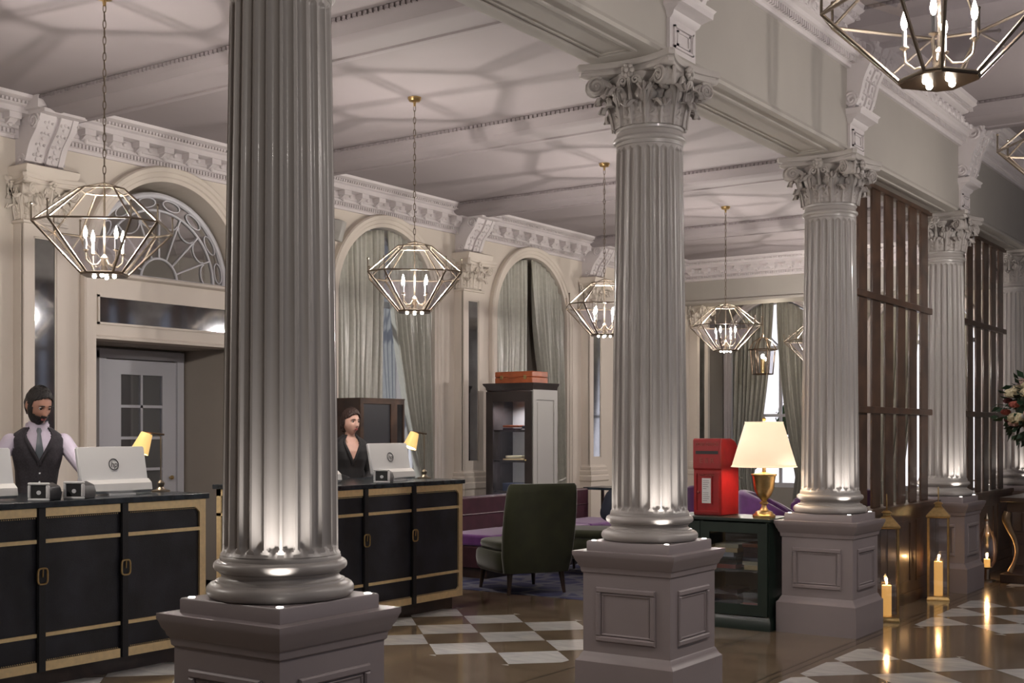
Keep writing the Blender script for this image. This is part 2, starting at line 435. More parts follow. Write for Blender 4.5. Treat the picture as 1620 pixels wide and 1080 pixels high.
def spiral_disc(mb, c, ang, r, w, sgn=1):
    # scroll whose axis is horizontal and perpendicular to direction ang
    d = Vector((cos(ang), sin(ang), 0)); p = Vector((-sin(ang), cos(ang), 0)); c = Vector(c)
    ring = [[c+p*o+d*(rr*cos(2*PI*j/16))+Vector((0, 0, rr*sin(2*PI*j/16))) for j in range(16)] for o, rr in ((-w/2, r*.6), (-w/2+.004, r*.92), (0, r*.82), (w/2-.004, r*.92), (w/2, r*.6))]
    mb.loft(ring)
    for s in (-1, 1):
        mb.tube([c+p*(s*(w/2+.002))+d*(r*(1-.8*j/22)*cos(j*.58-2.2))+Vector((0, 0, r*(1-.8*j/22)*sin(-(j*.58-2.2)))) for j in range(23)], .0075*r/.05, 6)
        mb.sph(c+p*s*w/2, r*.22, 8, 6)
def capital(half=False):
    m = MB(); H0 = 3.19
    rb = lambda z: .178+.055*max(0, (z-H0)/.28)**2.2
    m.lathe([(.178, H0-.01), (.178, H0)]+[(rb(H0+.28*i/8), H0+.28*i/8) for i in range(9)], 32)
    for i in range(8): leaf(m, 2*PI*i/8, rb, .098, .155, .056, H0, 0)
    for i in range(8): leaf(m, 2*PI*(i+.5)/8, rb, .178, .150, .060, H0, 0)
    for i in range(4):
        a = PI/4+i*PI/2
        R = .335
        for s in (-1, 1):
            p = Vector((-sin(a), cos(a), 0)); q = Vector((R*cos(a)*.93, R*sin(a)*.93, 3.42))-p*s*.026
            spiral_disc(m, q, a+s*math.radians(24), .05, .034)
        d = Vector((cos(a), sin(a), 0))
        for s in (-1, 1):   # caulicole stems to the corner volute and to the centre helix
            p = Vector((-sin(a), cos(a), 0))
            m.tube([d*.195+p*s*.085+Vector((0,0,3.30)), d*.215+p*s*.072+Vector((0,0,3.37)), d*.25+p*s*.045+Vector((0,0,3.425)), d*.29+p*s*.025+Vector((0,0,3.452)), d*.318+p*s*.02+Vector((0,0,3.466))], [.014, .015, .016, .014, .012], 7)
            b = a+s*PI/4; q = Vector((cos(b), sin(b), 0)); w = Vector((-sin(b), cos(b), 0))
            cc = q*.232-w*s*.04+Vector((0,0,3.425))
            m.tube([cc+w*(-s)*(.026*(1-.8*j/14)*cos(j*.62))+Vector((0,0,.026*(1-.8*j/14)*sin(j*.62))) for j in range(15)], .007, 5)
            m.tube([d*.195+p*s*.10+Vector((0,0,3.31)), q*.225-w*s*.08+Vector((0,0,3.37)), cc+w*(-s)*.026], .010, 6)
            # berries and curls
            for j in range(5):
                aa = a+s*(.14+.11*j); m.sph(((.222+.012*(j%2))*cos(aa), (.222+.012*(j%2))*sin(aa), 3.385+.014*((j*2)%3)), .013, 7, 5)
        m.sph(d*.262+Vector((0,0,3.395)), .026, 9, 6, (1, 1, 1.25)); m.sph(d*.285+Vector((0,0,3.475)), .014, 8, 5)
    for i in range(4):       # fleuron
        b = i*PI/2; q = Vector((cos(b), sin(b), 0)); w = Vector((-sin(b), cos(b), 0))
        cc = q*.252+Vector((0,0,3.475))
        for j in range(7): m.sph(cc+w*(.026*cos(j*PI*2/7))+Vector((0,0,.026*sin(j*PI*2/7))), .015, 7, 5)
        m.sph(cc+q*.012, .013, 8, 5)
        m.tube([q*.21+Vector((0,0,3.30)), q*.225+Vector((0,0,3.38)), q*.25+Vector((0,0,3.45))], [.012, .009, .007], 6)
    def ab(hc, ht):     # concave abacus outline: ht = tip half, hc = side centre half
        pts = []
        for i in range(4):
            a = i*PI/2
            for j in range(-8, 9):
                t = j/8.0; y = t*(ht-.022); x = hc+(ht-hc)*t*t if abs(t) < 1 else ht
                pts.append((x*cos(a)-y*sin(a), x*sin(a)+y*cos(a)))
        return pts
    rings = []
    for z, o in ((3.468, -.030), (3.476, -.012), (3.490, -.010), (3.494, -.022), (3.506, -.018), (3.510, -.004), (3.528, 0), (3.540, -.002)):
        rings.append([(x, y, z) for x, y in ab(.235+o, .305+o)])
    m.loft(rings)
    if half: m.v = [(max(x, 0), y, z) for x, y, z in m.v]
    return m
shaft_mb = flute_shaft()
sq2 = MB()
sq2.sq([(.305, 0), (.305, .222), (.300, .228), (.292, .235), (.284, .252), (.277, .266), (.272, .272), (.272, .708), (.280, .715), (.282, .73), (.284, .742), (.292, .75), (.296, .765), (.305, .778), (.312, .80), (.318, .812), (.318, .832)])
for i in range(4):
    o = len(sq2.v)
    for z0, z1, y1, w, dp in ((.335, .635, .185, .030, .016), (.368, .602, .152, .012, .008)):
        for a, b, c_, d in ((-y1, y1, z0, z0+w), (-y1, y1, z1-w, z1), (-y1, -y1+w, z0+w, z1-w), (y1-w, y1, z0+w, z1-w)):
            # bevelled frame strips
            vx = .270; sq2.loft([[(vx, a, c_), (vx, b, c_), (vx, b, d), (vx, a, d)], [(vx+dp*.6, a, c_), (vx+dp*.6, b, c_), (vx+dp*.6, b, d), (vx+dp*.6, a, d)],
                                 [(vx+dp, a+.006, c_+.006), (vx+dp, b-.006, c_+.006), (vx+dp, b-.006, d-.006), (vx+dp, a+.006, d-.006)]])
    sq2.xf(Matrix.Rotation(i*PI/2, 4, 'Z'), o)
plinth = MB().sq([(.258, .832), (.258, .880), (.254, .886)])
base = MB()
pr = [(.245, .884)]
for i in range(9): a = -PI/2+PI*i/8; pr.append((.244+.028*cos(a), .914+.028*sin(a)))
pr += [(.240, .944), (.238, .950), (.226, .953)]
for i in range(7): a = PI*i/6; pr.append((.226-.010*sin(a), .953+.026*i/6))
pr += [(.224, .980), (.226, .984)]
for i in range(9): a = -PI/2+PI*i/8; pr.append((.226+.020*cos(a), 1.004+.020*sin(a)))
pr += [(.223, 1.026), (.223, 1.036), (.216, 1.046), (.2, 1.046)]
base.lathe(pr, 64)
neck = MB(); pr = [(.186, 3.088), (.190, 3.094)]
neck.lathe([(.17, 3.09), (.187, 3.092), (.189, 3.11)]+[(.189+.016*cos(-PI/2+PI*i/6), 3.128+.016*sin(-PI/2+PI*i/6)) for i in range(7)]+[(.188, 3.148), (.184, 3.17), (.19, 3.176), (.192, 3.19), (.17, 3.195)], 48)
cap_mb = capital()
LBL = ['pale grey fluted column nearest the camera, its capital above the frame',
       'fluted grey Corinthian column beside the green armchair, red letter box to its right',
       'fluted grey Corinthian column between the cream table lamp and the candle lantern',
       'fluted grey Corinthian column standing between the two slatted wooden screens',
       'far fluted grey column at the right edge behind the flower arrangement']
c0 = None
for i, y in enumerate(COLY):
    if c0 is None:
        c0 = thing('corinthian_column', LBL[0], 'column', (COLX, y, 0), 0, 'fluted columns of the arcade')
        pd = sq2.build('pedestal', 'ped', c0); plinth.build('plinth', 'ped', c0)
        base.build('column_base', 'col', c0); shaft_mb.build('shaft', 'col', c0, smooth=32)
        neck.build('necking', 'col', c0); cp = cap_mb.build('capital', 'cap', c0, smooth=45)
        so = cp.modifiers.new('s', 'SOLIDIFY'); so.thickness = .004; so.offset = 0
        for sx in (-1, 1):
            for sy in (-1, 1):
                u = MB().lathe([(.013, 0), (.013, .004), (.010, .005), (.003, .0055)], 12, (sx*.228, sy*.228)).build('uplight', 'uplight', c0, loc=(0, 0, .885))
    else: dup(c0, (COLX, y, 0), 0, LBL[i])
for i, y in enumerate(COLY):
    for sx in (-1, 1):
        for sy in (-1, 1):
            d = Vector((-sx*.30, -sy*.30, 2.2)).normalized()
            q = d.to_track_quat('-Z', 'Y').to_euler()
            light('uplight_beam', 'SPOT', (COLX+sx*.236, y+sy*.236, .893), 9.5 if (sx, sy) == (1, -1) else 4.5, (1, .94, .88), .012, spot=(math.radians(78), .9), rot=q)

# ------------------------------------------------------------------ left wall with arches
DEP = .38
ARC = [7.57, 10.65, 13.60]; RI = .84; ZSP = 2.97
def arch_pts(yc, r, n=32): return [(yc-r*cos(PI*i/n), ZSP+r*sin(PI*i/n)) for i in range(n+1)]
def bay(m, ya, yb, yc, zb, X, ztop, dep, r=RI, axis='Y', soff=True):
    n = 32; ap = arch_pts(yc, r, n)
    P = (lambda a, b, x: (x, a, b)) if axis == 'Y' else (lambda a, b, x: (a, x, b))
    if zb > 0: m.add([P(ya, 0, X), P(yb, 0, X), P(yb, zb, X), P(ya, zb, X)], [(0,1,2,3)])
    m.add([P(ya, zb, X), P(yc-r, zb, X), P(yc-r, ZSP, X), P(ya, ZSP, X)], [(0,1,2,3)])
    m.add([P(yc+r, zb, X), P(yb, zb, X), P(yb, ZSP, X), P(yc+r, ZSP, X)], [(0,1,2,3)])
    top = []
    for i, (y, z) in enumerate(ap):
        t = i/n; ty = ya+(yb-ya)*t; top.append((ty, ztop))
    # side points: keep corners
    outer = []
    for i in range(n+1):
        t = i/n
        if t < .25: outer.append((ya, ZSP+(ztop-ZSP)*t/.25))
        elif t > .75: outer.append((yb, ZSP+(ztop-ZSP)*(1-t)/.25))
        else: outer.append((ya+(yb-ya)*(t-.25)/.5, ztop))
    vs = [P(y, z, X) for y, z in ap]+[P(y, z, X) for y, z in outer]
    m.add(vs, [(i, i+1, n+2+i, n+1+i) for i in range(n)])
    # reveal
    pts = [(yc-r, zb)]+ap+[(yc+r, zb)]; dX = -dep if axis == 'Y' else dep
    m.add([P(y, z, X) for y, z in pts]+[P(y, z, X+dX) for y, z in pts], [(i, i+1, len(pts)+i+1, len(pts)+i) for i in range(len(pts)-1)]+[(0, len(pts), 2*len(pts)-1, len(pts)-1)])
def archivolt(m, yc, zb, X, prof, axis='Y', sgn=1, n=40):
    # prof: (radius, projection)
    rings = []
    path = [(PI, zb), (PI, ZSP)]+[(PI-PI*i/n, None) for i in range(1, n)]+[(0, ZSP), (0, zb)]
    for a, zz in path:
        ring = []
        for r, p in prof:
            y = yc+r*cos(a); z = (ZSP+r*sin(a)) if zz is None else zz
            ring.append((X+sgn*p, y, z) if axis == 'Y' else (y, X+sgn*p, z))
        rings.append(ring)
    m.loft(rings)
AVP = [(RI-.005, -.03), (RI-.005, .03), (RI+.03, .035), (RI+.04, .05), (RI+.075, .052), (RI+.085, .065), (RI+.12, .07), (RI+.135, .055), (RI+.14, 0), (RI+.14, -.03)]
w = MB()
w.add([(WX, -4, 0), (WX, 6.15, 0), (WX, 6.15, ZC), (WX, -4, ZC)], [(0,1,2,3)])
bay(w, 6.15, 9.1, ARC[0], 0, WX, ZC, .84)
bay(w, 9.1, 12.1, ARC[1], .55, WX, ZC, DEP)
bay(w, 12.1, 15.05, ARC[2], .55, WX, ZC, DEP)
w.add([(WX, 15.05, 0), (WX, 18.9, 0), (WX, 18.9, ZC), (WX, 15.05, ZC)], [(0,1,2,3)])
struct(w.build('wall_left', 'wall', smooth=0))
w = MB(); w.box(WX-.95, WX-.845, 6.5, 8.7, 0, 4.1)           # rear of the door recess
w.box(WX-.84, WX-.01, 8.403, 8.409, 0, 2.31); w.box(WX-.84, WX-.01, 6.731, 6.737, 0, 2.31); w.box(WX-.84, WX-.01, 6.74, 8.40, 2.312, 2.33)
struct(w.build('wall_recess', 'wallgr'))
m = MB()
for yc, zb in zip(ARC, (0, .55, .55)): archivolt(m, yc, zb, WX, AVP)
for yc in ARC[1:]:
    m.box(WX-.05, WX+.07, yc-1.0, yc+1.0, .47, .55)
    for i in range(7): m.box(WX, WX+.015, yc-.9, yc+.9, .12+.05*i, .13+.05*i)
# framed strips beside the arches and dado moulding
for y0, y1 in ((6.38, 6.55), ):
    pass
struct(m.build('trim_3', 'wall'))
# lintel with mirror band and ledge in bay of the door
m = MB()
m.box(WX-.25, WX-.02, 6.72, 8.42, 2.31, 2.86)
m.prismY([(WX-.25, 2.86), (WX+.02, 2.86), (WX+.045, 2.875), (WX+.05, 2.895), (WX+.03, 2.905), (WX-.25, 2.905)], 6.72, 8.42)
m.prismY([(WX-.02, 2.31), (WX+.012, 2.31), (WX+.015, 2.33), (WX-.0, 2.345), (WX-.02, 2.345)], 6.72, 8.42)
for a, b, c_, d in ((6.78, 8.40, 2.44, 2.46), (6.78, 8.40, 2.68, 2.70), (6.78, 6.80, 2.44, 2.70), (8.38, 8.40, 2.44, 2.70)): m.box(WX-.02, WX-.004, a, b, c_, d)
struct(m.build('trim_4', 'wall'))
tag(MB().box(WX-.02, WX-.012, 6.80, 8.38, 2.46, 2.68).build('transom_mirror', 'mirror'), 'long horizontal mirror strip set above the door recess', 'mirror')
# fanlight
fw = MB(); yc = ARC[0]; XF_ = WX-.16; zf = 2.905
sc_ = .93
def arcT(r, x=XF_, n=28, rad=.012, zc=zf, a0=0, a1=PI): return [(x, yc-r*cos(a0+(a1-a0)*i/n), zc+r*sin(a0+(a1-a0)*i/n)) for i in range(n+1)]
fw.tube(arcT(.80), .028, 8); fw.tube(arcT(.66), .012, 6); fw.tube(arcT(.21), .012, 6); 
fw.box(XF_-.02, XF_+.02, yc-.84, yc+.84, zf-.01, zf+.03)
for i in range(1, 8):
    a = PI*i/8; fw.cyl((XF_, yc-.21*cos(a), zf+.21*sin(a)), (XF_, yc-.66*cos(a), zf+.66*sin(a)), .009, n=6)
for i in range(8):
    a = PI*(i+.5)/8; r = .73
    fw.tube([(XF_, yc-r*cos(a)-.045*cos(a)*cos(t)-.10*sin(a)*sin(t), zf+r*sin(a)+.045*sin(a)*cos(t)-.10*cos(a)*sin(t)) for t in [2*PI*j/14 for j in range(14)]], .007, 5, closed=True)
    fw.tube([(XF_, yc-(.57+.06*cos(t))*cos(a)-.1*sin(t)*sin(a), zf+(.57+.06*cos(t))*sin(a)-.1*sin(t)*cos(a)) for t in [PI*.5+PI*j/8 for j in range(9)]], .007, 5)
win = struct(fw.build('window_1', 'door'))
g = MB().add([(XF_-.01, y, z) for _, y, z in arcT(.82)], [tuple(range(29))]); g.build('pane', 'pane', win)
# door in recess
d = thing('door_1', None, None, (WX-.82, 0, 0)); d['kind'] = 'structure'
X0 = 0
fr = MB(); fr.box(0, .05, 7.36, 7.44, 0, 2.27); fr.box(0, .05, 8.30, 8.38, 0, 2.27); fr.box(0, .055, 7.36, 8.38, 2.20, 2.29)
fr.build('door_frame', 'door', d)
le = MB(); le.box(-.0, .035, 7.45, 7.62, .02, 2.19); le.box(0, .035, 8.12, 8.29, .02, 2.19); le.box(0, .035, 7.62, 8.12, 2.05, 2.19); le.box(0, .035, 7.62, 8.12, .02, .5)
zz = [.5+(2.05-.5)*i/5 for i in range(6)]
for z in zz[1:-1]: le.box(.005, .03, 7.62, 8.12, z-.014, z+.014)
le.box(.005, .03, 7.857, 7.883, .5, 2.05)
le.build('door_leaf', 'door', d)
gl = MB().box(.01, .014, 7.62, 8.12, .5, 2.05).build('pane', 'pane', d)
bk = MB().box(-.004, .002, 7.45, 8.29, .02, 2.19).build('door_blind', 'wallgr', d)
hd = MB(); hd.sph((.07, 8.21, 1.03), .022); hd.cyl((.03, 8.21, 1.03), (.07, 8.21, 1.03), .01); hd.build('door_handle', 'brass', d)

# windows 2,3 : sashes
def sash(name, yc, X, axis='Y', zb=.55, r=RI):
    m = MB(); P = (lambda a, x, z: (x, a, z)) if axis == 'Y' else (lambda a, x, z: (a, x, z))
    def bx(a0, a1, z0, z1, t=.03):
        if axis == 'Y': m.box(X-t, X+t, a0, a1, z0, z1)
        else: m.box(a0, a1, X-t, X+t, z0, z1)
    bx(yc-r-.02, yc-r+.06, zb, ZSP); bx(yc+r-.06, yc+r+.02, zb, ZSP); bx(yc-r, yc+r, zb, zb+.08); bx(yc-r, yc+r, ZSP-.03, ZSP+.04); bx(yc-.025, yc+.025, zb, ZSP, .02); bx(yc-r, yc+r, 1.75, 1.80)
    m.tube([P(yc-(r-.02)*cos(PI*i/28), X, ZSP+(r-.02)*sin(PI*i/28)) for i in range(29)], .04, 6)
    for i in (1, 2, 3): m.cyl(P(yc, X, ZSP), P(yc-r*cos(PI*i/4), X, ZSP+r*sin(PI*i/4)), .014, n=6)
    o = struct(m.build(name, 'door'))
    g = MB(); ap = arch_pts(yc, r); pts = [(yc-r, zb)]+ap+[(yc+r, zb)]
    g.add([P(y, X, z) for y, z in pts], [tuple(range(len(pts)))]); g.build('pane', 'pane', o)
sash('window_2', ARC[1], WX-.30); sash('window_3', ARC[2], WX-.30)

# pilasters
hcap = capital(True)
pil0 = None
PL = ['narrow cream wall pilaster with mirror panel behind the bearded man', None, 'cream wall pilaster with narrow mirror left of the dark bookcase', 'cream wall pilaster with narrow mirror right of the bookcase, beside the big middle column', 'far wall pilaster with narrow mirror beneath the fourth chandelier']
def pilaster():
    r = thing('wall_pilaster', PL[0], 'pilaster', (WX, PILY[1], 0), 0, 'mirrored pilasters along the left wall')
    m = MB()
    m.box(0, .13, -.20, .20, 0, 3.22)
    for a, b, c_, d in ((-.20, .20, 3.10, 3.20), (-.20, .20, 1.02, 1.12), (-.20, -.11, 1.12, 3.10), (.11, .20, 1.12, 3.10)): m.box(.12, .15, a, b, c_, d)
    for a, b, c_, d in ((-.11, .11, 3.085, 3.10), (-.11, .11, 1.12, 1.135), (-.11, -.095, 1.12, 3.10), (.095, .11, 1.12, 3.10)): m.box(.12, .143, a, b, c_, d)
    m.loft([[(0, -h, z), (p, -h, z), (p, h, z), (0, h, z)] for h, p, z in ((.235, .185, 0), (.235, .185, .78), (.25, .20, .80), (.25, .20, .86), (.232, .182, .875), (.24, .19, .895), (.24, .19, .93), (.22, .17, .945), (.225, .175, .96), (.225, .175, .985), (.205, .155, 1.0), (.20, .15, 1.02))])
    m.loft([[(0, -h, z), (p, -h, z), (p, h, z), (0, h, z)] for h, p, z in ((.20, .15, 3.20), (.215, .165, 3.205), (.215, .165, 3.225), (.20, .15, 3.232))])
    m.build('pilaster_shaft', 'wall', r)
    MB().box(.13, .136, -.097, .097, 1.133, 3.087).build('mirror_panel', 'mirror', r)
    cpm = MB(); cpm.v = [(x*.9+.0, y*.98, z+.045) for x, y, z in hcap.v]; cpm.f = hcap.f; cpm.mi = hcap.mi
    cpm.v = [(x+.03, y, z) for x, y, z in cpm.v]; cpm.box(0, .10, -.16, .16, 3.22, 3.55)
    cpo = cpm.build('capital', 'wall', r, smooth=45); so = cpo.modifiers.new('s', 'SOLIDIFY'); so.thickness = .004
    b = MB(); b.loft([[(0, -h, z), (p, -h, z), (p, h, z), (0, h, z)] for h, p, z in ((.23, .24, 3.58), (.25, .26, 3.62), (.25, .27, 3.66), (.24, .25, 3.67))])
    b.build('entablature_block', 'wall', r)
    k = MB(); console(k, .36, 3.66, 4.10, .10, .36, 0); k.build('console_bracket', 'trim', r)
    return r
pil0 = pilaster()
for i in (2, 3, 4): dup(pil0, (WX, PILY[i], 0), 0, PL[i] or 'cream wall pilaster hidden mostly behind the nearest column')
dup(pil0, (WX, 18.42, 0), 0, PL[4])
bpy.data.objects['wall_pilaster.001']['label'] = 'cream wall pilaster between the door recess and the first curtained arch'
bpy.data.objects['wall_pilaster.002']['label'] = PL[2]; bpy.data.objects['wall_pilaster.003']['label'] = PL[3]

# wall cornice (left wall + far entablature)
def cornice(m, run, s0, s1, base, sgn):
    # run 'Y': along Y on X=base ; run 'X': along X on Y=base ; sgn projection direction
    pr = [(0, 3.90), (.03, 3.90), (.035, 3.925), (.05, 3.93), (.055, 3.965), (.08, 3.975), (.085, 4.0), (.10, 4.0), (.10, 4.07), (.21, 4.075), (.21, 4.12), (.25, 4.13), (.27, 4.16), (.33, 4.175), (.34, 4.20), (0, 4.20)]
    pr = [(base+sgn*a, z) for a, z in pr]
    (m.prismY if run == 'Y' else m.prismX)(pr, s0, s1)
    def bx(a0, a1, p0, p1, z0, z1):
        lo, hi = sorted((base+sgn*p0, base+sgn*p1))
        if run == 'Y': m.box(lo, hi, a0, a1, z0, z1)
        else: m.box(a0, a1, lo, hi, z0, z1)
    s = s0
    while s < s1:
        bx(s, s+.018, .05, .075, 3.932, 3.965); bx(s, s+.016, .26, .285, 4.135, 4.158); s += .036
    s = s0+.15
    while s < s1-.1:      # modillions
        bx(s, s+.11, .095, .20, 4.025, 4.075)
        pts = [(.10, 3.985), (.125, 3.99), (.15, 4.005), (.185, 4.03), (.185, 4.04), (.10, 4.04)]
        pp = [(base+sgn*a, z) for a, z in pts]
        if run == 'Y': m.prismY(pp, s+.02, s+.09)
        else: m.prismX(pp, s+.02, s+.09)
        c = (base+sgn*.125, s+.055, 3.985) if run == 'Y' else (s+.055, base+sgn*.125, 3.985)
        m.sph(c, .022, 8, 5)
        c = (base+sgn*.105, s+.195, 4.04) if run == 'Y' else (s+.195, base+sgn*.105, 4.04)
        m.sph(c, .024, 8, 5)
        s += .28
m = MB()
prev = 1.0
for y in PILY: cornice(m, 'Y', prev+.2, y-.2, WX, 1); m.box(WX, WX+.05, y-.21, y+.21, 3.9, 4.2); prev = y
cornice(m, 'Y', PILY[-1]+.2, 17.75, WX, 1)
cornice(m, 'X', WX+.05, IX-.02, 17.9, -1)
for y in PILY[1:]: m.box(WX, WX+.40, y-.24, y+.24, 4.10, 4.2)
struct(m.build('trim_5', 'trim'))
# inner cornice on the arcade side of the left room
m = MB(); cornice(m, 'Y', 15.3, 17.8, IX, -1); struct(m.build('trim_6', 'trim'))

# far entablature, alcove and far window wall
FY = 20.4
m = MB(); m.box(WX-.6, IX+.02, 17.9, 18.45, ZS, ZC+.05); m.prismX([(17.9, ZS), (17.87, ZS), (17.87, ZS+.04), (17.9, ZS+.05)], WX, IX)
struct(m.build('wall_alcove', 'enta'))
m = MB(); m.box(-10.6, IX+.1, 18.4, FY+.3, 3.98, 4.05); struct(m.build('ceiling', 'ceil'))
w = MB(); XA = [-8.55, -6.0]
bay(w, -10.5, -7.3, XA[0], .5, FY, 4.0, .3, axis='X'); bay(w, -7.3, IX, XA[1], .5, FY, 4.0, .3, axis='X')
w.box(-10.6, -10.5, 18.9, FY+.3, 0, 4.05); w.box(-10.6, WX, 18.9, 19.0, 0, 4.05)
struct(w.build('wall_far', 'enta', smooth=0))
w = MB(); w.box(HX, 6, FY, FY+.2, 0, 4.5); struct(w.build('wall_hall', 'enta'))
w = MB(); w.box(-10, 6, -4.2, -4, 0, 4.6); struct(w.build('wall_back', 'enta'))
m = MB()
for xc in XA: archivolt(m, xc, .5, FY, AVP, 'X', -1)
struct(m.build('trim_7', 'trim'))
sash('window_4', XA[0], FY+.22, 'X', .5); sash('window_5', XA[1], FY+.22, 'X', .5)

# ------------------------------------------------------------------ curtains
def curtain(yc, X, side, axis, label, mat_, sweep, zt=.95, edge_top=0, low=None, r=RI-.03, gw=.20):
    """side -1: hangs from the left half of the arch, +1: right half. sweep: gathered to the jamb at height zt"""
    m = MB(); nu, nv = 150, 60; sg = -1 if side < 0 else 1
    jam = yc+sg*r
    def fn(u, v):
        # u 0 at the centre edge, 1 at the jamb
        yt = yc+sg*(edge_top+(r-edge_top)*u)
        dy = min(abs(yt-yc), r*.9999)
        ztop = ZSP+math.sqrt(max(r*r-dy*dy, 0)) if u < .999 else ZSP+.02
        z0 = .06
        z = ztop+(z0-ztop)*v
        y = yt
        if sweep:
            T = max(0, min(1, (3.75-z)/(3.75-zt)))
            ease = T**1.6
            gy = jam-sg*(gw*(1-u))
            y = yt+(gy-yt)*ease
            if z < zt: y = gy-sg*(.05*(1-u))*min(1, (zt-z)*3)
        else:
            T = max(0, min(1, (3.7-z)/3.2)); gy = jam-sg*(1-u)*(r-edge_top)*.86
            y = yt+(gy-yt)*T
        nf = 8
        dens = 1.0
        amp = .045*(.35+.65*min(1, v*4))*(1+.25*sin(u*23))
        if sweep: amp *= 1.0
        ph = u*nf*2*PI+.9*sin(u*9+v*2.0)+.25*sin(v*5)
        off = amp*sin(ph)+.010*sin(ph*2.3+v*6)
        y += .010*sin(ph*1.0+1.2)
        d = X+off if axis == 'Y' else X-off
        return (d, y, z) if axis == 'Y' else (y, d, z)
    m.grid(nu, nv, fn)
    root = thing('curtain', label, 'curtain', (0, 0, 0), 0)
    o = m.build('curtain_panel', mat_, root, smooth=80); so = o.modifiers.new('s', 'SOLIDIFY'); so.thickness = .004
    if sweep:
        t = MB(); c_ = jam-sg*.10
        P = (lambda a, d, z: (X+d, a, z)) if axis == 'Y' else (lambda a, d, z: (a, X-d, z))
        t.tube([P(c_+.14*cos(q), .058*sin(q), zt-.02+.03*sg*cos(q)) for q in [2*PI*i/20 for i in range(20)]], .012, 6, closed=True)
        t.build('tieback', mat_, root)
    return root
curtain(ARC[1], WX-.06, -1, 'Y', 'sage satin curtain hanging straight at the arch behind the woman', 'curtain', False, edge_top=.0)
curtain(ARC[1], WX-.02, 1, 'Y', 'sage satin curtain swept to the right of the arch behind the woman', 'curtain', True, .85, .02)
curtain(ARC[2], WX-.06, -1, 'Y', 'sage satin curtain hanging straight above the tan suitcase', 'curtain', False, edge_top=.05)
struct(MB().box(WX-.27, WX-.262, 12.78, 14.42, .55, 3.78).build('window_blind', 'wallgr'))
curtain(ARC[2], WX-.02, 1, 'Y', 'sage satin curtain swept to the right behind the bookcase', 'curtain', True, .85, .0)
curtain(XA[0], FY-.05, -1, 'X', 'grey curtain on the left of the far window behind the pendant lantern', 'curtain2', True, .7, .03, gw=.42)
curtain(XA[0], FY-.05, 1, 'X', 'grey curtain on the right of the far window above the cream lamp', 'curtain2', True, .7, .03, gw=.42)
curtain(XA[1], FY-.05, -1, 'X', 'grey curtain on the left of the far window seen through the slatted screen', 'curtain2', True, .7, .03, gw=.5)
curtain(XA[1], FY-.05, 1, 'X', 'grey curtain on the right of the far window seen through the slatted screen', 'curtain2', True, .7, .03, gw=.5)
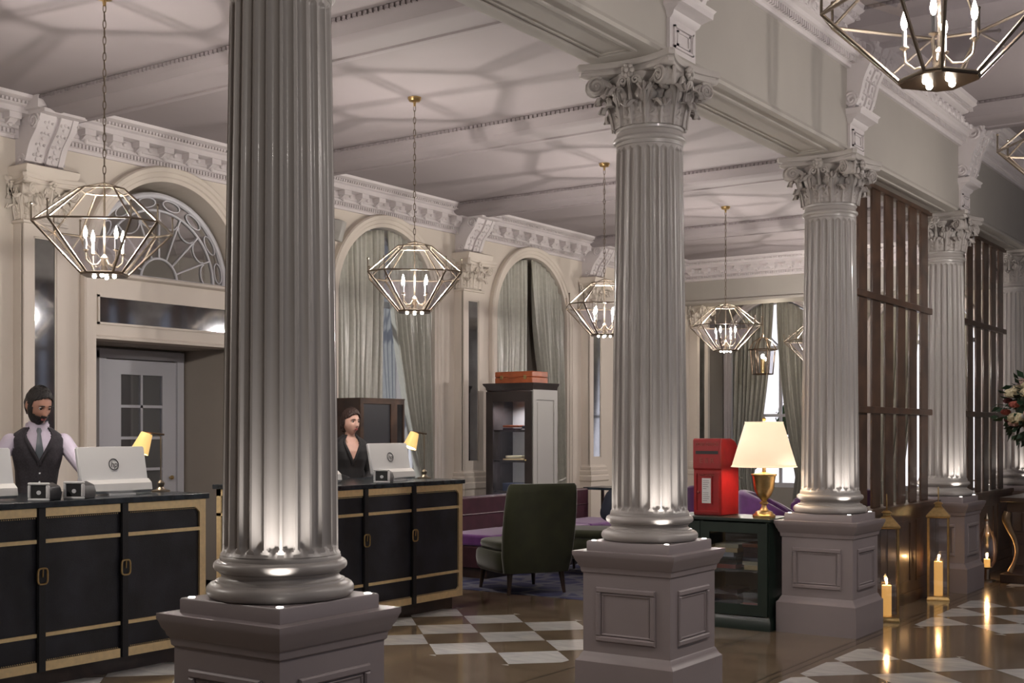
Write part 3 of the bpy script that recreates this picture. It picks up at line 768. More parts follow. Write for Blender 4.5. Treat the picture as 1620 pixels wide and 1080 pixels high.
# ------------------------------------------------------------------ chandeliers
def octo(L, S):   # chamfered square, half width L, corner cut S
    return [(L, -L+S), (L, L-S), (L-S, L), (-L+S, L), (-L, L-S), (-L, -L+S), (-L+S, -L), (L-S, -L)]
def chandelier(label, loc, rz, zceil):
    """local origin at the ring plane"""
    r = thing('chandelier', label, 'chandelier', loc, rz, 'glass and metal chandeliers')
    RG = octo(.37, .13); TP = octo(.135, .05); BT = octo(.125, .045)
    zt, zb = .225, -.29
    fr = MB()
    def bar(a, b, w=.006): fr.cyl(a, b, w, n=6)
    for i in range(8):
        j = (i+1) % 8
        bar((*RG[i], 0), (*RG[j], 0), .007); bar((*TP[i], zt), (*TP[j], zt), .006); bar((*BT[i], zb), (*BT[j], zb), .007)
        bar((*BT[i], zb), (*RG[i], 0), .008)
        bar((*TP[i], zt), (*RG[i], 0), .0065)
        fr.cyl((*RG[i], -.005), (*RG[i], .095), .0055, n=6)
        fr.sph((*RG[i], .10), .009, 6, 4)
    for i in (0, 2, 4, 6): bar((*TP[i], zt), (0, 0, zt+.05), .005)
    fr.build('cage_frame', 'nickel', r)
    pl = MB().loft([[(x, y, zb-.012) for x, y in BT], [(x, y, zb-.004) for x, y in BT]]); pl.build('bottom_plate', 'bronze', r)
    for i in range(8):
        j = (i+1) % 8
        MB().add([(*BT[i], zb), (*BT[j], zb), (*RG[j], 0), (*RG[i], 0)], [(0,1,2,3)]).build('glass_pane', 'glass', r, smooth=0)
    st = MB(); st.cyl((0, 0, zb), (0, 0, zt+.05), .007, n=8); st.lathe([(.0, zb), (.022, zb), (.022, zb+.03), (.014, zb+.05), (.024, zb+.075), (.024, zb+.10), (.008, zb+.12)], 14)
    for k in range(4):
        a = PI/4+k*PI/2; d = Vector((cos(a), sin(a), 0)); R_ = .13
        st.tube([d*.02+Vector((0,0,zb+.09)), d*.05+Vector((0,0,zb+.055)), d*.09+Vector((0,0,zb+.05)), d*.125+Vector((0,0,zb+.08)), d*R_+Vector((0,0,zb+.13))], .005, 6)
        st.lathe([(.004, zb+.125), (.018, zb+.135), (.018, zb+.14), (.004, zb+.142)], 10, (R_*cos(a), R_*sin(a)))
    st.build('stem_and_arms', 'nickel', r)
    for k in range(4):
        a = PI/4+k*PI/2; x, y = .13*cos(a), .13*sin(a)
        cd = MB().cyl((x, y, zb+.14), (x, y, zb+.205), .009, n=10).build('candle_sleeve', 'wax0' if False else 'white', r)
        MB().lathe([(.001, zb+.205), (.009, zb+.215), (.0135, zb+.235), (.010, zb+.255), (.003, zb+.28), (.0005, zb+.285)], 10, (x, y)).build('candle_bulb', 'bulb', cd)
    for k in range(4):
        a = k*PI/2; x, y = .06*cos(a), .06*sin(a)
        MB().sph((x, y, zb-.014), .013, 8, 6).build('downlight_bulb', 'bulb', r)
    ch = MB(); zc = zceil-loc[2]; z = zt+.05; k = 0
    while z < zc-.07:
        L = .030; w_ = .009
        pts = []
        for q in range(12):
            t = 2*PI*q/12; u = w_*cos(t); v = L*sin(t)
            pts.append((u if k % 2 else 0, 0 if k % 2 else u, z+L+v))
        ch.tube(pts, .0032, 5, closed=True); z += .050; k += 1
    ch.build('chain', 'nickel', r)
    MB().lathe([(.055, zc), (.055, zc-.012), (.045, zc-.03), (.012, zc-.038), (.010, zc-.07), (.001, zc-.072)], 20).build('ceiling_rose', 'brass', r)
    return r
CH = [((-6.42, 4.80), 'glass chandelier hanging over the bearded man at the nearer desk', ZC, 2.76, 40),
      ((-6.34, 7.72), 'glass chandelier hanging above the desk of the woman in black', ZC, 2.76, 40),
      ((-6.33, 10.72), 'glass chandelier half hidden behind the big middle column', ZC, 2.76, 36),
      ((-6.35, 13.62), 'glass chandelier between the middle columns above the red letter box', ZC, 2.76, 42),
      ((-6.35, 16.55), 'farthest glass chandelier mostly hidden behind the column beside the lamp', ZC, 2.76, 42),
      ((-1.36, 4.84), 'large looking glass chandelier nearest the camera at the top right', ZH, 3.15, 52),
      ((-1.36, 7.66), 'glass chandelier cut off at the right edge of the photo under the ceiling', ZH, 3.15, 40)]
for (x, y), lb, zc, z, rz in CH:
    chandelier(lb, (x, y, z), math.radians(rz), zc)
    P_ = 86 if x < -3 else 54
    light('chandelier_light', 'POINT', (x, y, z-.04), P_, (1, .92, .84), .018)
    light('chandelier_downlight', 'SPOT', (x, y, z-.39), 14, (1, .88, .74), .03, spot=(math.radians(120), .8))
light('chandelier_light', 'POINT', (-1.36, 10.6, 3.04), 40, (1, .92, .84), .05)
light('chandelier_light', 'POINT', (-1.36, 2.0, 3.04), 16, (1, .92, .84), .05)
light('chandelier_light', 'POINT', (-6.4, 1.9, 2.7), 50, (1, .92, .84), .05)

# pendant lantern in alcove
def pendant(loc, zc):
    r = thing('pendant_lantern', 'small dark metal glass pendant lantern hanging before the far window', 'pendant lantern', loc)
    R_ = .2; hx = [(R_*cos(PI/3*i+.3), R_*sin(PI/3*i+.3)) for i in range(6)]; f = MB()
    for i in range(6):
        j = (i+1) % 6; a, b = hx[i], hx[j]
        q = .82
        f.cyl((a[0]*1.15, a[1]*1.15, 0), (b[0]*1.15, b[1]*1.15, 0), .012, n=6); f.cyl((a[0]*q, a[1]*q, -.40), (b[0]*q, b[1]*q, -.40), .010, n=6)
        f.cyl((a[0]*q, a[1]*q, -.40), (a[0], a[1], 0), .010, n=6); f.tube([(a[0]*1.1, a[1]*1.1, 0), (a[0]*.75, a[1]*.75, .13), (a[0]*.2, a[1]*.2, .2)], .009, 6)
    f.cyl((0, 0, .2), (0, 0, .25), .02, n=8)
    f.build('lantern_frame', 'bronze', r)
    g = MB()
    for i in range(6):
        j = (i+1) % 6; a, b = hx[i], hx[j]; g.add([(a[0]*.82, a[1]*.82, -.4), (b[0]*.82, b[1]*.82, -.4), (*b, 0), (*a, 0)], [(0,1,2,3)])
    g.build('glass_panes', 'glass', r, smooth=0)
    s = MB().cyl((0, 0, -.38), (0, 0, -.15), .035, n=12).build('candle_cup', 'brass', r); MB().sph((0, 0, -.11), .03, 8, 6, (1, 1, 1.4)).build('bulb', 'bulb', r)
    MB().cyl((0, 0, .25), (0, 0, zc-loc[2]), .006, n=6).build('chain', 'bronze', r)
pendant((-8.15, 18.9, 2.83), 3.98)
light('pendant_light', 'POINT', (-7.95, 18.9, 3.05), 10, (1, .85, .66), .04)
light('alcove_light', 'POINT', (-5.5, 19.2, 3.2), 14, (1, .85, .66), .06)

# ------------------------------------------------------------------ reception desks
def desk(label, y0, y1):
    X0_, X1_ = -7.30, -6.335
    r = thing('reception_desk', label, 'desk', (X1_, y0, 0), 0, 'trunk style reception desks'); L = y1-y0; D = X1_-X0_
    b = MB().box(-D+.02, -.012, .012, L-.012, .10, 1.052).build('body', 'leather', r)
    t = bevel(MB().box(-D-.01, .02, -.02, L+.02, 1.052, 1.088).build('desk_top', 'dtop', r), .004)
    MB().box(-D+.08, -.06, .06, L-.06, 0, .10).build('plinth', 'woodd', r)
    def band(a, b_, c_, d, p=.004, nm='brass_band'): MB().box(-.012, p, a, b_, c_, d).build(nm, 'brassb', r)
    S1 = L*.345; S2 = L*.655; w_ = .030
    segs = ((0, S1-w_), (S1+w_, S2-w_), (S2+w_, L))
    for a, b_ in segs:
        band(a, b_, 1.0, 1.05); band(a, b_, .845, .868); band(a, b_, .30, .322); band(a, b_, .10, .155)
    band(0, .05, .10, 1.05, .005, 'brass_edge'); band(L-.05, L, .10, 1.05, .005, 'brass_edge')
    for ye in (-.004, L-.008):      # ends
        m = MB()
        for c_, d in ((1.0, 1.05), (.845, .868), (.30, .322), (.10, .155)): m.box(-D+.02, 0, ye, ye+.012, c_, d)
        m.box(-.05, 0, ye, ye+.012, .10, 1.05); m.box(-D+.02, -D+.07, ye, ye+.012, .10, 1.05); m.build('brass_edge', 'brassb', r)
    cb = MB()
    for yy, s in ((0, 1), (L, -1)):
        for zz_, q in ((1.05, -1), (.10, 1)):
            cb.prismX([(yy+s*.05, zz_+q*.05), (yy+s*.085, zz_+q*.05), (yy+s*.05, zz_+q*.085)], -.01, .006)
    cb.build('corner_bracket', 'brassb', r)
    nl = MB(); yy = .06
    while yy < L-.05:
        if min(abs(yy-S1), abs(yy-S2)) > .04:
            nl.sph((.003, yy, .992), .004, 5, 3); nl.sph((.003, yy, .163), .004, 5, 3)
        yy += .014
    tag(nl.build('nail_heads', 'brassb', r), kind='stuff')
    for sy in (S1, S2):
        s = MB(); s.box(-.01, .008, sy-w_+.004, sy+w_-.004, .10, 1.052); s.box(.006, .014, sy-.021, sy+.021, .10, 1.05)
        s = s.build('strap', 'strap', r)
        k = MB(); zc_ = .655; hw, hh = .032, .046
        pts = [(.020, sy+hw*(abs(cos(t))**.5)*(1 if cos(t) > 0 else -1), zc_+hh*(abs(sin(t))**.5)*(1 if sin(t) > 0 else -1)) for t in [2*PI*i/24 for i in range(24)]]
        k.tube(pts, .006, 6, closed=True); k.cyl((.02, sy, zc_-.005), (.024, sy, zc_+hh), .004, n=6); k.build('buckle', 'brass', s)
    return r
desk('black leather trunk desk in front of the bearded man', 3.65, 5.53)
desk('black leather trunk desk in front of the woman in black', 6.47, 8.35)

def monitor(label, y0, y1, X=-6.62, tilt=.20, z=1.088):
    yc = (y0+y1)/2; w_ = y1-y0
    r = thing('computer_monitor', label, 'computer', (X, yc, z), 0, 'silver backed monitors on the desks')
    # panel: back faces +x ; rounded slab
    p = MB(); h = .26
    def slab(x0, x1, hw0, hw1, z0, z1, n=6):
        pass
    out = [(-w_/2+.01, .055), (w_/2-.01, .055), (w_/2, .065), (w_/2+.0, .305), (w_/2-.01, .315), (-w_/2+.01, .315), (-w_/2, .305), (-w_/2, .065)]
    rot = Matrix.Rotation(-tilt, 4, 'Y')
    p.loft([[(-.012, a, b) for a, b in out], [(.004, a, b) for a, b in out], [(.012, a*.97, .185+(b-.185)*.97) for a, b in out]]); p.xf(rot)
    p.build('screen_housing', 'silver', r)
    s = MB().box(-.0135, -.012, -w_/2+.012, w_/2-.012, .07, .305).xf(rot); s.build('screen', 'black', r)
    b = MB(); b.prismY([(.0, .02), (.035, .012), (.06, .03), (.052, .075), (.02, .10), (-.01, .09)], -w_/2+.02, w_/2-.02); b.build('lower_housing', 'white', r)
    st = MB(); st.box(-.06, .07, -.10, .10, 0, .012); st.cyl((0, 0, .01), (.0, 0, .06), .03, n=12); st.build('stand', 'silver', r)
    lg = MB(); o = text_mb('hp', .052, .0008, .25); 
    lg.v = [(.0145, x, z_+.195) for x, z_, y_ in o.v]; lg.f = o.f; lg.mi = o.mi
    lg.v = [(a[0]+.0006*(k % 2), a[1], a[2]) for k, a in enumerate(lg.v)]
    lg.tube([(.0145, .036*cos(t), .197+.036*sin(t)) for t in [2*PI*i/28 for i in range(28)]], .003, 5, closed=True)
    lg.xf(rot); lg.build('logo', 'dark', r, smooth=0)
    return r
monitor('silver back of the monitor at the far left edge of the nearer desk', 3.80, 4.32)
monitor('silver monitor beside the amber lamp on the nearer desk', 4.78, 5.30)
monitor('silver monitor peeping out beside the nearest column', 6.62, 7.12)
monitor('silver monitor right of the woman in black on her desk', 7.53, 8.02)
def terminal(label, X, Y, rz, s=1):
    r = thing('card_printer', label, 'card machine', (X, Y, 1.088), rz, 'small black and white machines on the desks')
    b = MB(); pr = [(-.035, 0), (.045, 0), (.05, .04), (.04, .075), (.0, .095), (-.035, .09)]
    b.prismY(pr, -.02, .11); bevel(b.build('body', 'dark', r), .006)
    f = MB(); 
    for a0, a1, z0, z1 in ((-.055, .055, 0, .014), (-.055, .055, .086, .10), (-.055, -.041, .014, .086), (.041, .055, .014, .086)): f.box(a0, a1, -.035, -.015, z0, z1)
    bevel(f.build('front_frame', 'white', r), .005)
    r.scale = (1.2, 1.2, 1.08)
    MB().box(-.041, .041, -.024, -.018, .014, .086).build('window', 'black', r)
    l = MB().cyl((0, -.024, .045), (0, -.026, .045), .012, n=10).build('dial', 'silver', r)
    return r
terminal('white framed black machine before the bearded man, left of a pair', -6.42, 4.36, .45)
terminal('white framed black machine before the bearded man, right of a pair', -6.42, 4.60, .45)
terminal('white framed black machine on the desk of the woman', -6.42, 7.42, .45)
def desklamp(label, X, Y):
    r = thing('desk_lamp', label, 'desk lamp', (X, Y, 1.088), math.radians(-22), 'amber desk lamps')
    r.scale = (1.12, 1.12, 1.12)
    m = MB().lathe([(.0, 0), (.055, 0), (.055, .008), (.03, .014), (.016, .03), (.022, .045), (.022, .055), (.008, .07)], 20)
    m.tube([(0, 0, .06), (0, .0, .33), (-.01, -.01, .345)], .0045, 8)
    m.build('base_and_stem', 'nickel', r)
    m = MB(); m.tube([(.0, .02, .345), (0, -.10, .36)], .006, 8); m.build('arm', 'bronze', r)
    s = MB().lathe([(.033, .0), (.034, .002), (.055, -.12), (.053, -.12), (.031, -.002)], 24, caps=False)
    mx = Matrix.Translation((0, -.085, .35)) @ Matrix.Rotation(math.radians(-22), 4, 'X')
    s.xf(mx).build('shade', 'shadeg', r)
    MB().lathe([(.0, -.112), (.050, -.112), (.050, -.108), (0, -.106)], 20).xf(mx).build('bulb_disc', 'glow', r)
    light('desk_lamp_light', 'SPOT', (X-.03, Y-.11, 1.35), 2.5, (1, .85, .6), .03, spot=(math.radians(100), .6), rot=(math.radians(-20), 0, 0))
    return r
desklamp('amber shade desk lamp at the right end of the nearer desk', -6.71, 5.47)
desklamp('amber desk lamp at the right end of the desk of the woman', -6.70, 8.29)

# ------------------------------------------------------------------ people
def sdf_person(root, P, name, skinm, holdscale=1.0):
    pass
def headfn(dirv, s=1.0, female=False):
    x, y, z = dirv     # unit direction, x forward, y left, z up
    az = math.atan2(y, x); el = math.asin(max(-1, min(1, z)))
    ce = max(cos(el), 0)
    # superellipsoid base
    px = .098*x; py = .074*y; pz = .118*z
    if x < 0: px *= 1.02
    fr = max(0, x)
    # jaw narrowing
    if pz < -.01:
        t = min(1, (-.01-pz)/.10); py *= 1-.30*t*t-.05*t; px = px*(1-.10*t) if x > 0 else px*(1-.42*t)
        if x > 0: px += .012*t*fr
    # flatten face front
    if x > 0: px = min(px, .098)-.012*(abs(y)**2)*fr
    def g(cy, cz, sy, sz): return math.exp(-((abs(py)-cy)/sy)**2-((pz-cz)/sz)**2)*(1 if x > 0 else 0)
    px += .024*g(0, -.030, .013, .014)+.013*g(0, -.008, .009, .020)          # nose
    px += .005*g(.008, .030, .035, .010)                                       # brow
    px -= .011*g(.030, .008, .017, .013)                                       # eye sockets
    px += .005*g(.040, -.024, .018, .02)                                       # cheeks
    px += .006*g(0, -.062, .022, .012)                                         # lips
    px -= .004*g(0, -.078, .03, .006)
    px += .009*g(0, -.100, .022, .016)                                         # chin
    return Vector((px, py, pz))*s
def head_mesh(m, s, mask=None, off=0, nu=56, nv=44, tex=0):
    def fn(u, v):
        az = (u*2-1)*PI; el = (v-.5)*PI*.998
        d = (cos(el)*cos(az), cos(el)*sin(az), sin(el))
        p = headfn(d, s)
        o = off(az, el) if callable(off) else off
        return p+Vector(d)*o
    m.grid(nu, nv, fn, (lambda u, v: mask((u*2-1)*PI, (v-.5)*PI)) if mask else None)
    return m
def remesh(o, vox=.006, it=4, fac=.6):
    r = o.modifiers.new('r', 'REMESH'); r.mode = 'VOXEL'; r.voxel_size = vox; r.use_smooth_shade = True
    s = o.modifiers.new('s', 'SMOOTH'); s.factor = fac; s.iterations = it; return o
def ell(c, ry, rx, z, n=28, pw=2.3):
    out = []
    for i in range(n):
        a = 2*PI*i/n; ca, sa = cos(a), sin(a)
        out.append((c+rx*math.copysign(abs(ca)**(2/pw), ca), ry*math.copysign(abs(sa)**(2/pw), sa), z))
    return out
def hand(m, wrist, fwd, side, up, s, thumb):
    """palm continues from the wrist; five separate curled fingers"""
    w = Vector(wrist); f = Vector(fwd).normalized(); u = Vector(up).normalized(); sd = f.cross(u).normalized(); u = sd.cross(f)
    pl = w+f*.085*s
    rings = []
    for t, hw, hh in ((-.02, .024, .019), (.0, .026, .018), (.03, .036, .016), (.06, .041, .014), (.088, .040, .012), (.095, .036, .008)):
        c_ = w+f*t*s; rings.append([c_+sd*(hw*s*cos(a))+u*(hh*s*sin(a)) for a in [2*PI*i/14 for i in range(14)]])
    m.loft(rings)
    for k, (o, L) in enumerate(((.030, .070), (.010, .078), (-.010, .073), (-.029, .058))):
        p = w+f*.085*s+sd*o*s*(1 if thumb > 0 else -1); cur = .25+.08*k; d = f.copy()
        r_ = .0085*s
        for j, q in enumerate((.42, .32, .26)):
            d = (d*cos(cur)-u*sin(cur)).normalized() if True else d
            d0 = d; n_ = p+d*L*q*s; m.caps_(p, r_, n_, r_*.92, 10); p = n_; r_ *= .92
            uu = sd.cross(d); 
            u_ = (u-d*u.dot(d)).normalized(); d = (d*cos(cur)-u_*sin(cur)).normalized()
    p = w+f*.025*s+sd*.030*s*(1 if thumb > 0 else -1); d = (f*.75+sd*.6*(1 if thumb > 0 else -1)-u*.25).normalized()
    n_ = p+d*.045*s; m.caps_(p, .012*s, n_, .010*s, 10); m.caps_(n_, .010*s, n_+(f*.95-u*.2).normalized()*.03*s, .0085*s, 10)

def person(label, loc, rz, H, female, headyaw, headpitch, arms, lean=0):
    s = H/1.80
    r = thing('person', label, 'person', loc, rz)
    sk = 'skin2' if female else 'skin'
    sw = .86 if female else .85
    T = [(.84, .16, .115, 0), (.92, .165 if female else .155, .12, 0), (1.0, .150*sw, .108, 0), (1.10, .142*sw, .10, 0.0), (1.2, .152*sw, .108, .004), (1.28, .172*sw, .125 if female else .118, .012), (1.36, .186*sw, .122, .012),
         (1.42, .190*sw, .105, .006), (1.455, .165*sw, .088, 0), (1.485, .115*sw, .070, 0), (1.51, .068*sw, .058, .003), (1.54, .055*sw, .055, .006)]
    def LN(p): 
        x, y, z = p; return (x+lean*max(0, z-.9), y, z)
    def torso(m, off, z0=.84, z1=1.56, n=28):
        rings = [[LN((x*s, y*s, zz*s)) for x, y, zz in ell(cx, ry+off, rx+off, z, n)] for z, ry, rx, cx in T if z0 <= z <= z1]
        m.loft(rings); return m
    def arm(m, pts, off, upto=3, rr=(.052, .042, .034, .026)):
        sh, el, wr = [Vector(p)*s for p in pts[:3]]
        m.caps_(sh, (rr[0]+off)*s, el, (rr[1]+off)*s)
        if upto > 1: m.caps_(el, (rr[1]+off-.002)*s, el+(wr-el)*.93, (rr[3]+off)*s)
    body = MB(); torso(body, -.012)
    for sgn, pts in arms:
        pts = [LN(p) for p in pts]
        arm(body, pts, -.010 if not female else -.012)
        f = (Vector(pts[2])-Vector(pts[1])).normalized(); f.z *= .5
        hand(body, Vector(pts[2])*s-f*.01, f, sgn, (0, 0, 1), s*(.9 if female else 1), sgn)
    for sg in (-1, 1):
        body.caps_((0, sg*.09*s, .88*s), .075*s, (.01, sg*.095*s, .50*s), .052*s); body.caps_((.01, sg*.095*s, .50*s), .05*s, (-.01, sg*.10*s, .09*s), .034*s)
        body.caps_((-.02, sg*.10*s, .045*s), .035*s, (.13, sg*.11*s, .03*s), .026*s)
    hc = Vector(LN((.035, 0, 1.672))); hc = Vector((hc.x*s, 0, (1.635 if female else 1.655)*s)); hs = s*(1.03 if female else 1.07)
    HM = Matrix.Translation(hc) @ Euler((0, headpitch, headyaw), 'XYZ').to_matrix().to_4x4()
    nb = Vector(LN((0, 0, 1.48)))*1.0; nb = Vector((nb.x*s, 0, 1.47*s))
    body.caps_(nb, .058*s*sw, hc+Vector((-.012*s, 0, -.045*s)), .050*s*sw)
    i0 = len(body.v); head_mesh(body, hs)
    for sg in (-1, 1):   # ears
        body.sph((-.008*hs, sg*.073*hs, -.002*hs), .030*hs, 10, 8, (.62, .30, 1.05))
    body.xf(HM, i0)
    b = remesh(body.build('body', sk, r), .0055, 3, .5)
    # face parts
    for sg in (-1, 1):
        e = MB().sph((.0765*hs, sg*.030*hs, .008*hs), .0100*hs, 12, 8).xf(HM).build('eye', 'eye', r)
        MB().sph((.0850*hs, sg*.030*hs, .006*hs), .0066*hs, 10, 6, (.5, 1, 1)).xf(HM).build('iris', 'iris', e)
        ld = MB().tube([((.0895-.16*(abs(t)-.0)**2*.0-.00)*hs-(abs(t*1.0)**2)*3.2*hs, sg*.030*hs+t*hs, (.0175-(t*22)**2*.006-(.0 if female else .004))*hs) for t in [-.014+.0035*k for k in range(9)]], .0020*hs, 6)
        ld.xf(HM).build('eyelash', 'hair2' if female else 'hair', r)
        eb = MB().tube([(.0955*hs-((t+.012)**2)*6*hs*1.0, sg*(.030+t)*hs, (.030-(t*30)**2*.004)*hs) for t in [-.02+.005*k for k in range(10)]], [.0015, .003, .0038, .004, .004, .0036, .003, .0025, .0018, .001], 6)
        eb.xf(HM).build('eyebrow', 'hair2' if female else 'hair', r)
    lp = MB(); lp.sph((.094*hs, 0, -.0585*hs), .020*hs, 14, 8, (.38, 1.0, .22)); lp.sph((.094*hs, 0, -.0665*hs), .018*hs, 14, 8, (.40, 1.0, .28)); lp.xf(HM).build('lips', 'lip', r)
    # hair
    hm = 'hair2' if female else 'hair'
    h = MB()
    if female:
        mk = lambda az, el: el > .22+.44*max(0, cos(az))**2.0-1.0*max(0, min(1, (abs(az)-1.35)/.5))
        head_mesh(h, hs, mk, lambda az, el: .010+.002*sin(az*26+el*8)+.016*max(0, sin(el))*max(0, .6+.4*cos(az)), 110, 70)
        h.sph((-.105*hs, 0, -.045*hs), .040*hs, 14, 10, (.8, 1.15, 1)); h.sph((-.08*hs, -.02*hs, -.08*hs), .022*hs, 10, 8)
        for sg in (-1, 1): h.sph((.005*hs, sg*.080*hs, -.006*hs), .022*hs, 10, 8, (.8, .35, 1.3))
    else:
        mk = lambda az, el: el > .16+.54*max(0, cos(az))**1.3-.75*max(0, min(1, (abs(az)-1.45)/.35))-.15*max(0, -cos(az)) or (1.12 < abs(az) < 1.42 and el > -.15)
        head_mesh(h, hs, mk, lambda az, el: .006+.009*max(0, sin(el))**2+.0025*sin(az*34)*cos(el*9)+.006*max(0, cos(az))*max(0, sin(el)), 110, 70)
    h.xf(HM); ho = h.build('hair', hm, r, smooth=60); so = ho.modifiers.new('s', 'SOLIDIFY'); so.thickness = .012*hs; so.offset = -1
    if not female:
        bd = MB()
        mk = lambda az, el: abs(az) < 1.45 and (el < -.36-.10*(1-min(1, abs(az)/.9)) or (abs(az) > 1.02 and el < .02) or (abs(az) < .30 and -.46 < el < -.30)) and not (abs(az) < .22 and -.64 < el < -.50) and el > -1.35
        head_mesh(bd, hs, mk, lambda az, el: .007+.006*max(0, -sin(el))**2, 90, 60)
        bd.xf(HM); bo = bd.build('beard', 'hair', r, smooth=60); so = bo.modifiers.new('s', 'SOLIDIFY'); so.thickness = .008*hs; so.offset = -1
    # clothing
    tr = MB()
    tr.loft([[LN((x*s, y*s, zz*s)) for x, y, zz in ell(0, ry, rx, z)] for z, ry, rx in ((.80, .165, .115), (.86, .178, .13), (.94, .178, .125), (1.02, .160, .112))])
    for sg in (-1, 1):
        tr.caps_((0, sg*.09*s, .86*s), .092*s, (.01, sg*.095*s, .50*s), .068*s); tr.caps_((.01, sg*.095*s, .50*s), .066*s, (-.01, sg*.10*s, .10*s), .052*s)
    remesh(tr.build('trousers', 'jacket' if female else 'vest', r), .009, 3)
    sh = MB()
    for sg in (-1, 1):
        sh.caps_((-.04, sg*.10*s, .045*s), .042*s, (.13, sg*.11*s, .035*s), .033*s)
    remesh(sh.build('shoes', 'black', r), .007, 2)
    def vgrid(off, vtop, vbot, vw, nz=60, z0=.95, z1=1.50, arms_cut=0, mtl='vest', nm='waistcoat', th=.006):
        m = MB(); nA = 120
        def ring(z):
            for (za, a1, b1, c1), (zb_, a2, b2, c2) in zip(T[:-1], T[1:]):
                if za <= z <= zb_:
                    t = (z-za)/(zb_-za); return a1+(a2-a1)*t, b1+(b2-b1)*t, c1+(c2-c1)*t
            return T[-1][1:]
        def fn(u, v):
            z = z0+(z1-z0)*v; ry, rx, cx = ring(z); a = (u*2-1)*PI; ca, sa = cos(a), sin(a); pw = 2.3
            fold = .0025*sin(a*7+z*18)
            fx = .010 if abs(a) < .05 else 0
            return Vector(LN(((cx+(rx+off+fold+fx*.3)*math.copysign(abs(ca)**(2/pw), ca))*s, (ry+off+fold)*math.copysign(abs(sa)**(2/pw), sa)*s, z*s)))
        def mk(u, v):
            z = z0+(z1-z0)*v; a = abs((u*2-1)*PI)
            if z > vbot and a < vw*(z-vbot)/(vtop-vbot): return False
            if arms_cut and z > 1.30 and abs(a-PI/2) < arms_cut*min(1, (z-1.30)/.06) and z < 1.44: return False
            return True
        m.grid(nA, nz, fn, mk); o = m.build(nm, mtl, r, smooth=60); so = o.modifiers.new('s', 'SOLIDIFY'); so.thickness = th; so.offset = -1
        return o
    def lapels(off, vtop, vbot, vw, rad):
        m = MB()
        for sg in (-1, 1):
            pts = []
            for k in range(11):
                z = vbot-.03+(1.505-vbot+.03)*k/10; a = sg*max(0, vw*(z-vbot)/(vtop-vbot)); ca, sa = cos(a), sin(a); ry, rx, cx = T[-1][1:]
                for (za, a1, b1, c1), (zb_, a2, b2, c2) in zip(T[:-1], T[1:]):
                    if za <= z <= zb_: t = (z-za)/(zb_-za); ry, rx, cx = a1+(a2-a1)*t, b1+(b2-b1)*t, c1+(c2-c1)*t
                pts.append(Vector(LN((cx+(rx+off)*math.copysign(abs(ca)**.87, ca), (ry+off)*math.copysign(abs(sa)**.87, sa)+sg*.006, z)))*s)
            m.tube(pts, [rad*s*(.3+.9*sin(PI*min(1, .12+k/11))) for k in range(11)], 8)
        return m
    if female:
        vgrid(.012, 1.50, 1.26, .50, z0=.88, z1=1.515, mtl='jacket', nm='jacket', th=.008)
        sl = MB()
        for sgn, pts in arms: arm(sl, [LN(p) for p in pts], .010)
        for sg in (-1, 1): sl.caps_(LN((0, sg*.09*s, 1.41*s)), .050*s, LN((0, sg*.135*s, 1.39*s)), .054*s)
        remesh(sl.build('jacket_sleeves', 'jacket', r), .006, 3)
        lp = lapels(.016, 1.50, 1.26, .50, .013)
        lp.build('lapels', 'jacket', r)
        nk = MB().tube([Vector(LN((.075-.0+.030*abs(t)*0+.030*(1-abs(t)), .055*t, 1.475-.075*(1-t*t))))*s for t in [-1+.2*k for k in range(11)]], .0018*s, 5); nk.build('necklace', 'brass', r)
    else:
        vgrid(.002, 1.53, 1.475, .2, z0=.92, z1=1.52, mtl='shirt', nm='shirt_body', th=.004)
        sl = MB()
        for sgn, pts in arms:
            arm(sl, [LN(p) for p in pts], .008); 
            e_ = Vector(LN(pts[1]))*s; w_ = Vector(LN(pts[2]))*s
            for q in (.15, .42, .7): c_ = e_+(w_-e_)*q; sl.sph(c_, (.052-.016*q)*s, 12, 8, (1, 1, .9))
            sl.caps_(w_+(e_-w_)*.16, .037*s, w_+(e_-w_)*.06, .037*s)
        for sg in (-1, 1): sl.caps_(LN((0, sg*.11*s, 1.41*s)), .050*s, LN((0, sg*.148*s, 1.395*s)), .054*s)
        remesh(sl.build('shirt_sleeves', 'shirt', r), .006, 2)
        vgrid(.014, 1.50, 1.27, .62, z0=.93, z1=1.50, arms_cut=.42, mtl='vest', nm='waistcoat', th=.008)
        cl = MB()
        for sg in (-1, 1):
            cl.add([Vector(LN(p))*s for p in ((.075, sg*.004, 1.485), (.088, sg*.045, 1.462), (.068, sg*.066, 1.515), (.045, sg*.064, 1.545), (.064, sg*.02, 1.525))], [(0, 1, 2, 3, 4)])
        cl.tube([Vector(LN((-.005+.068*cos(a), .066*sin(a), 1.515+.012*-cos(a))))*s for a in [2*PI*i/20 for i in range(20)]], .014*s, 8, closed=True)
        so = cl.build('shirt_collar', 'shirt', r); 
        ti = MB().loft([[Vector(LN((x, y*k, z)))*s for y, z in ((0, 0), )*0] or [Vector(LN((x+.014+dx, y, z)))*s for dx, y in ((0, -w2), (.008, 0), (0, w2), (-.006, 0))] for x, w2, z, k in ((.078, .012, 1.495, 1), (.092, .018, 1.475, 1), (.095, .012, 1.455, 1), (.118, .018, 1.40, 1), (.133, .026, 1.34, 1), (.118, .026, 1.28, 1))])
        ti.build('tie', 'tie', r)
        bt = MB()
        for z in (1.245, 1.185, 1.125, 1.06): bt.sph(Vector(LN((.134-(1.245-z)*.10, .004, z)))*s, .0075*s, 10, 6, (.5, 1, 1))
        bt.build('buttons', 'silver', r)
        lp = lapels(.017, 1.50, 1.27, .62, .011)
        lp.build('lapels', 'vest', r)
    return r
Fd = A   # camera forward makes angle A with +Y
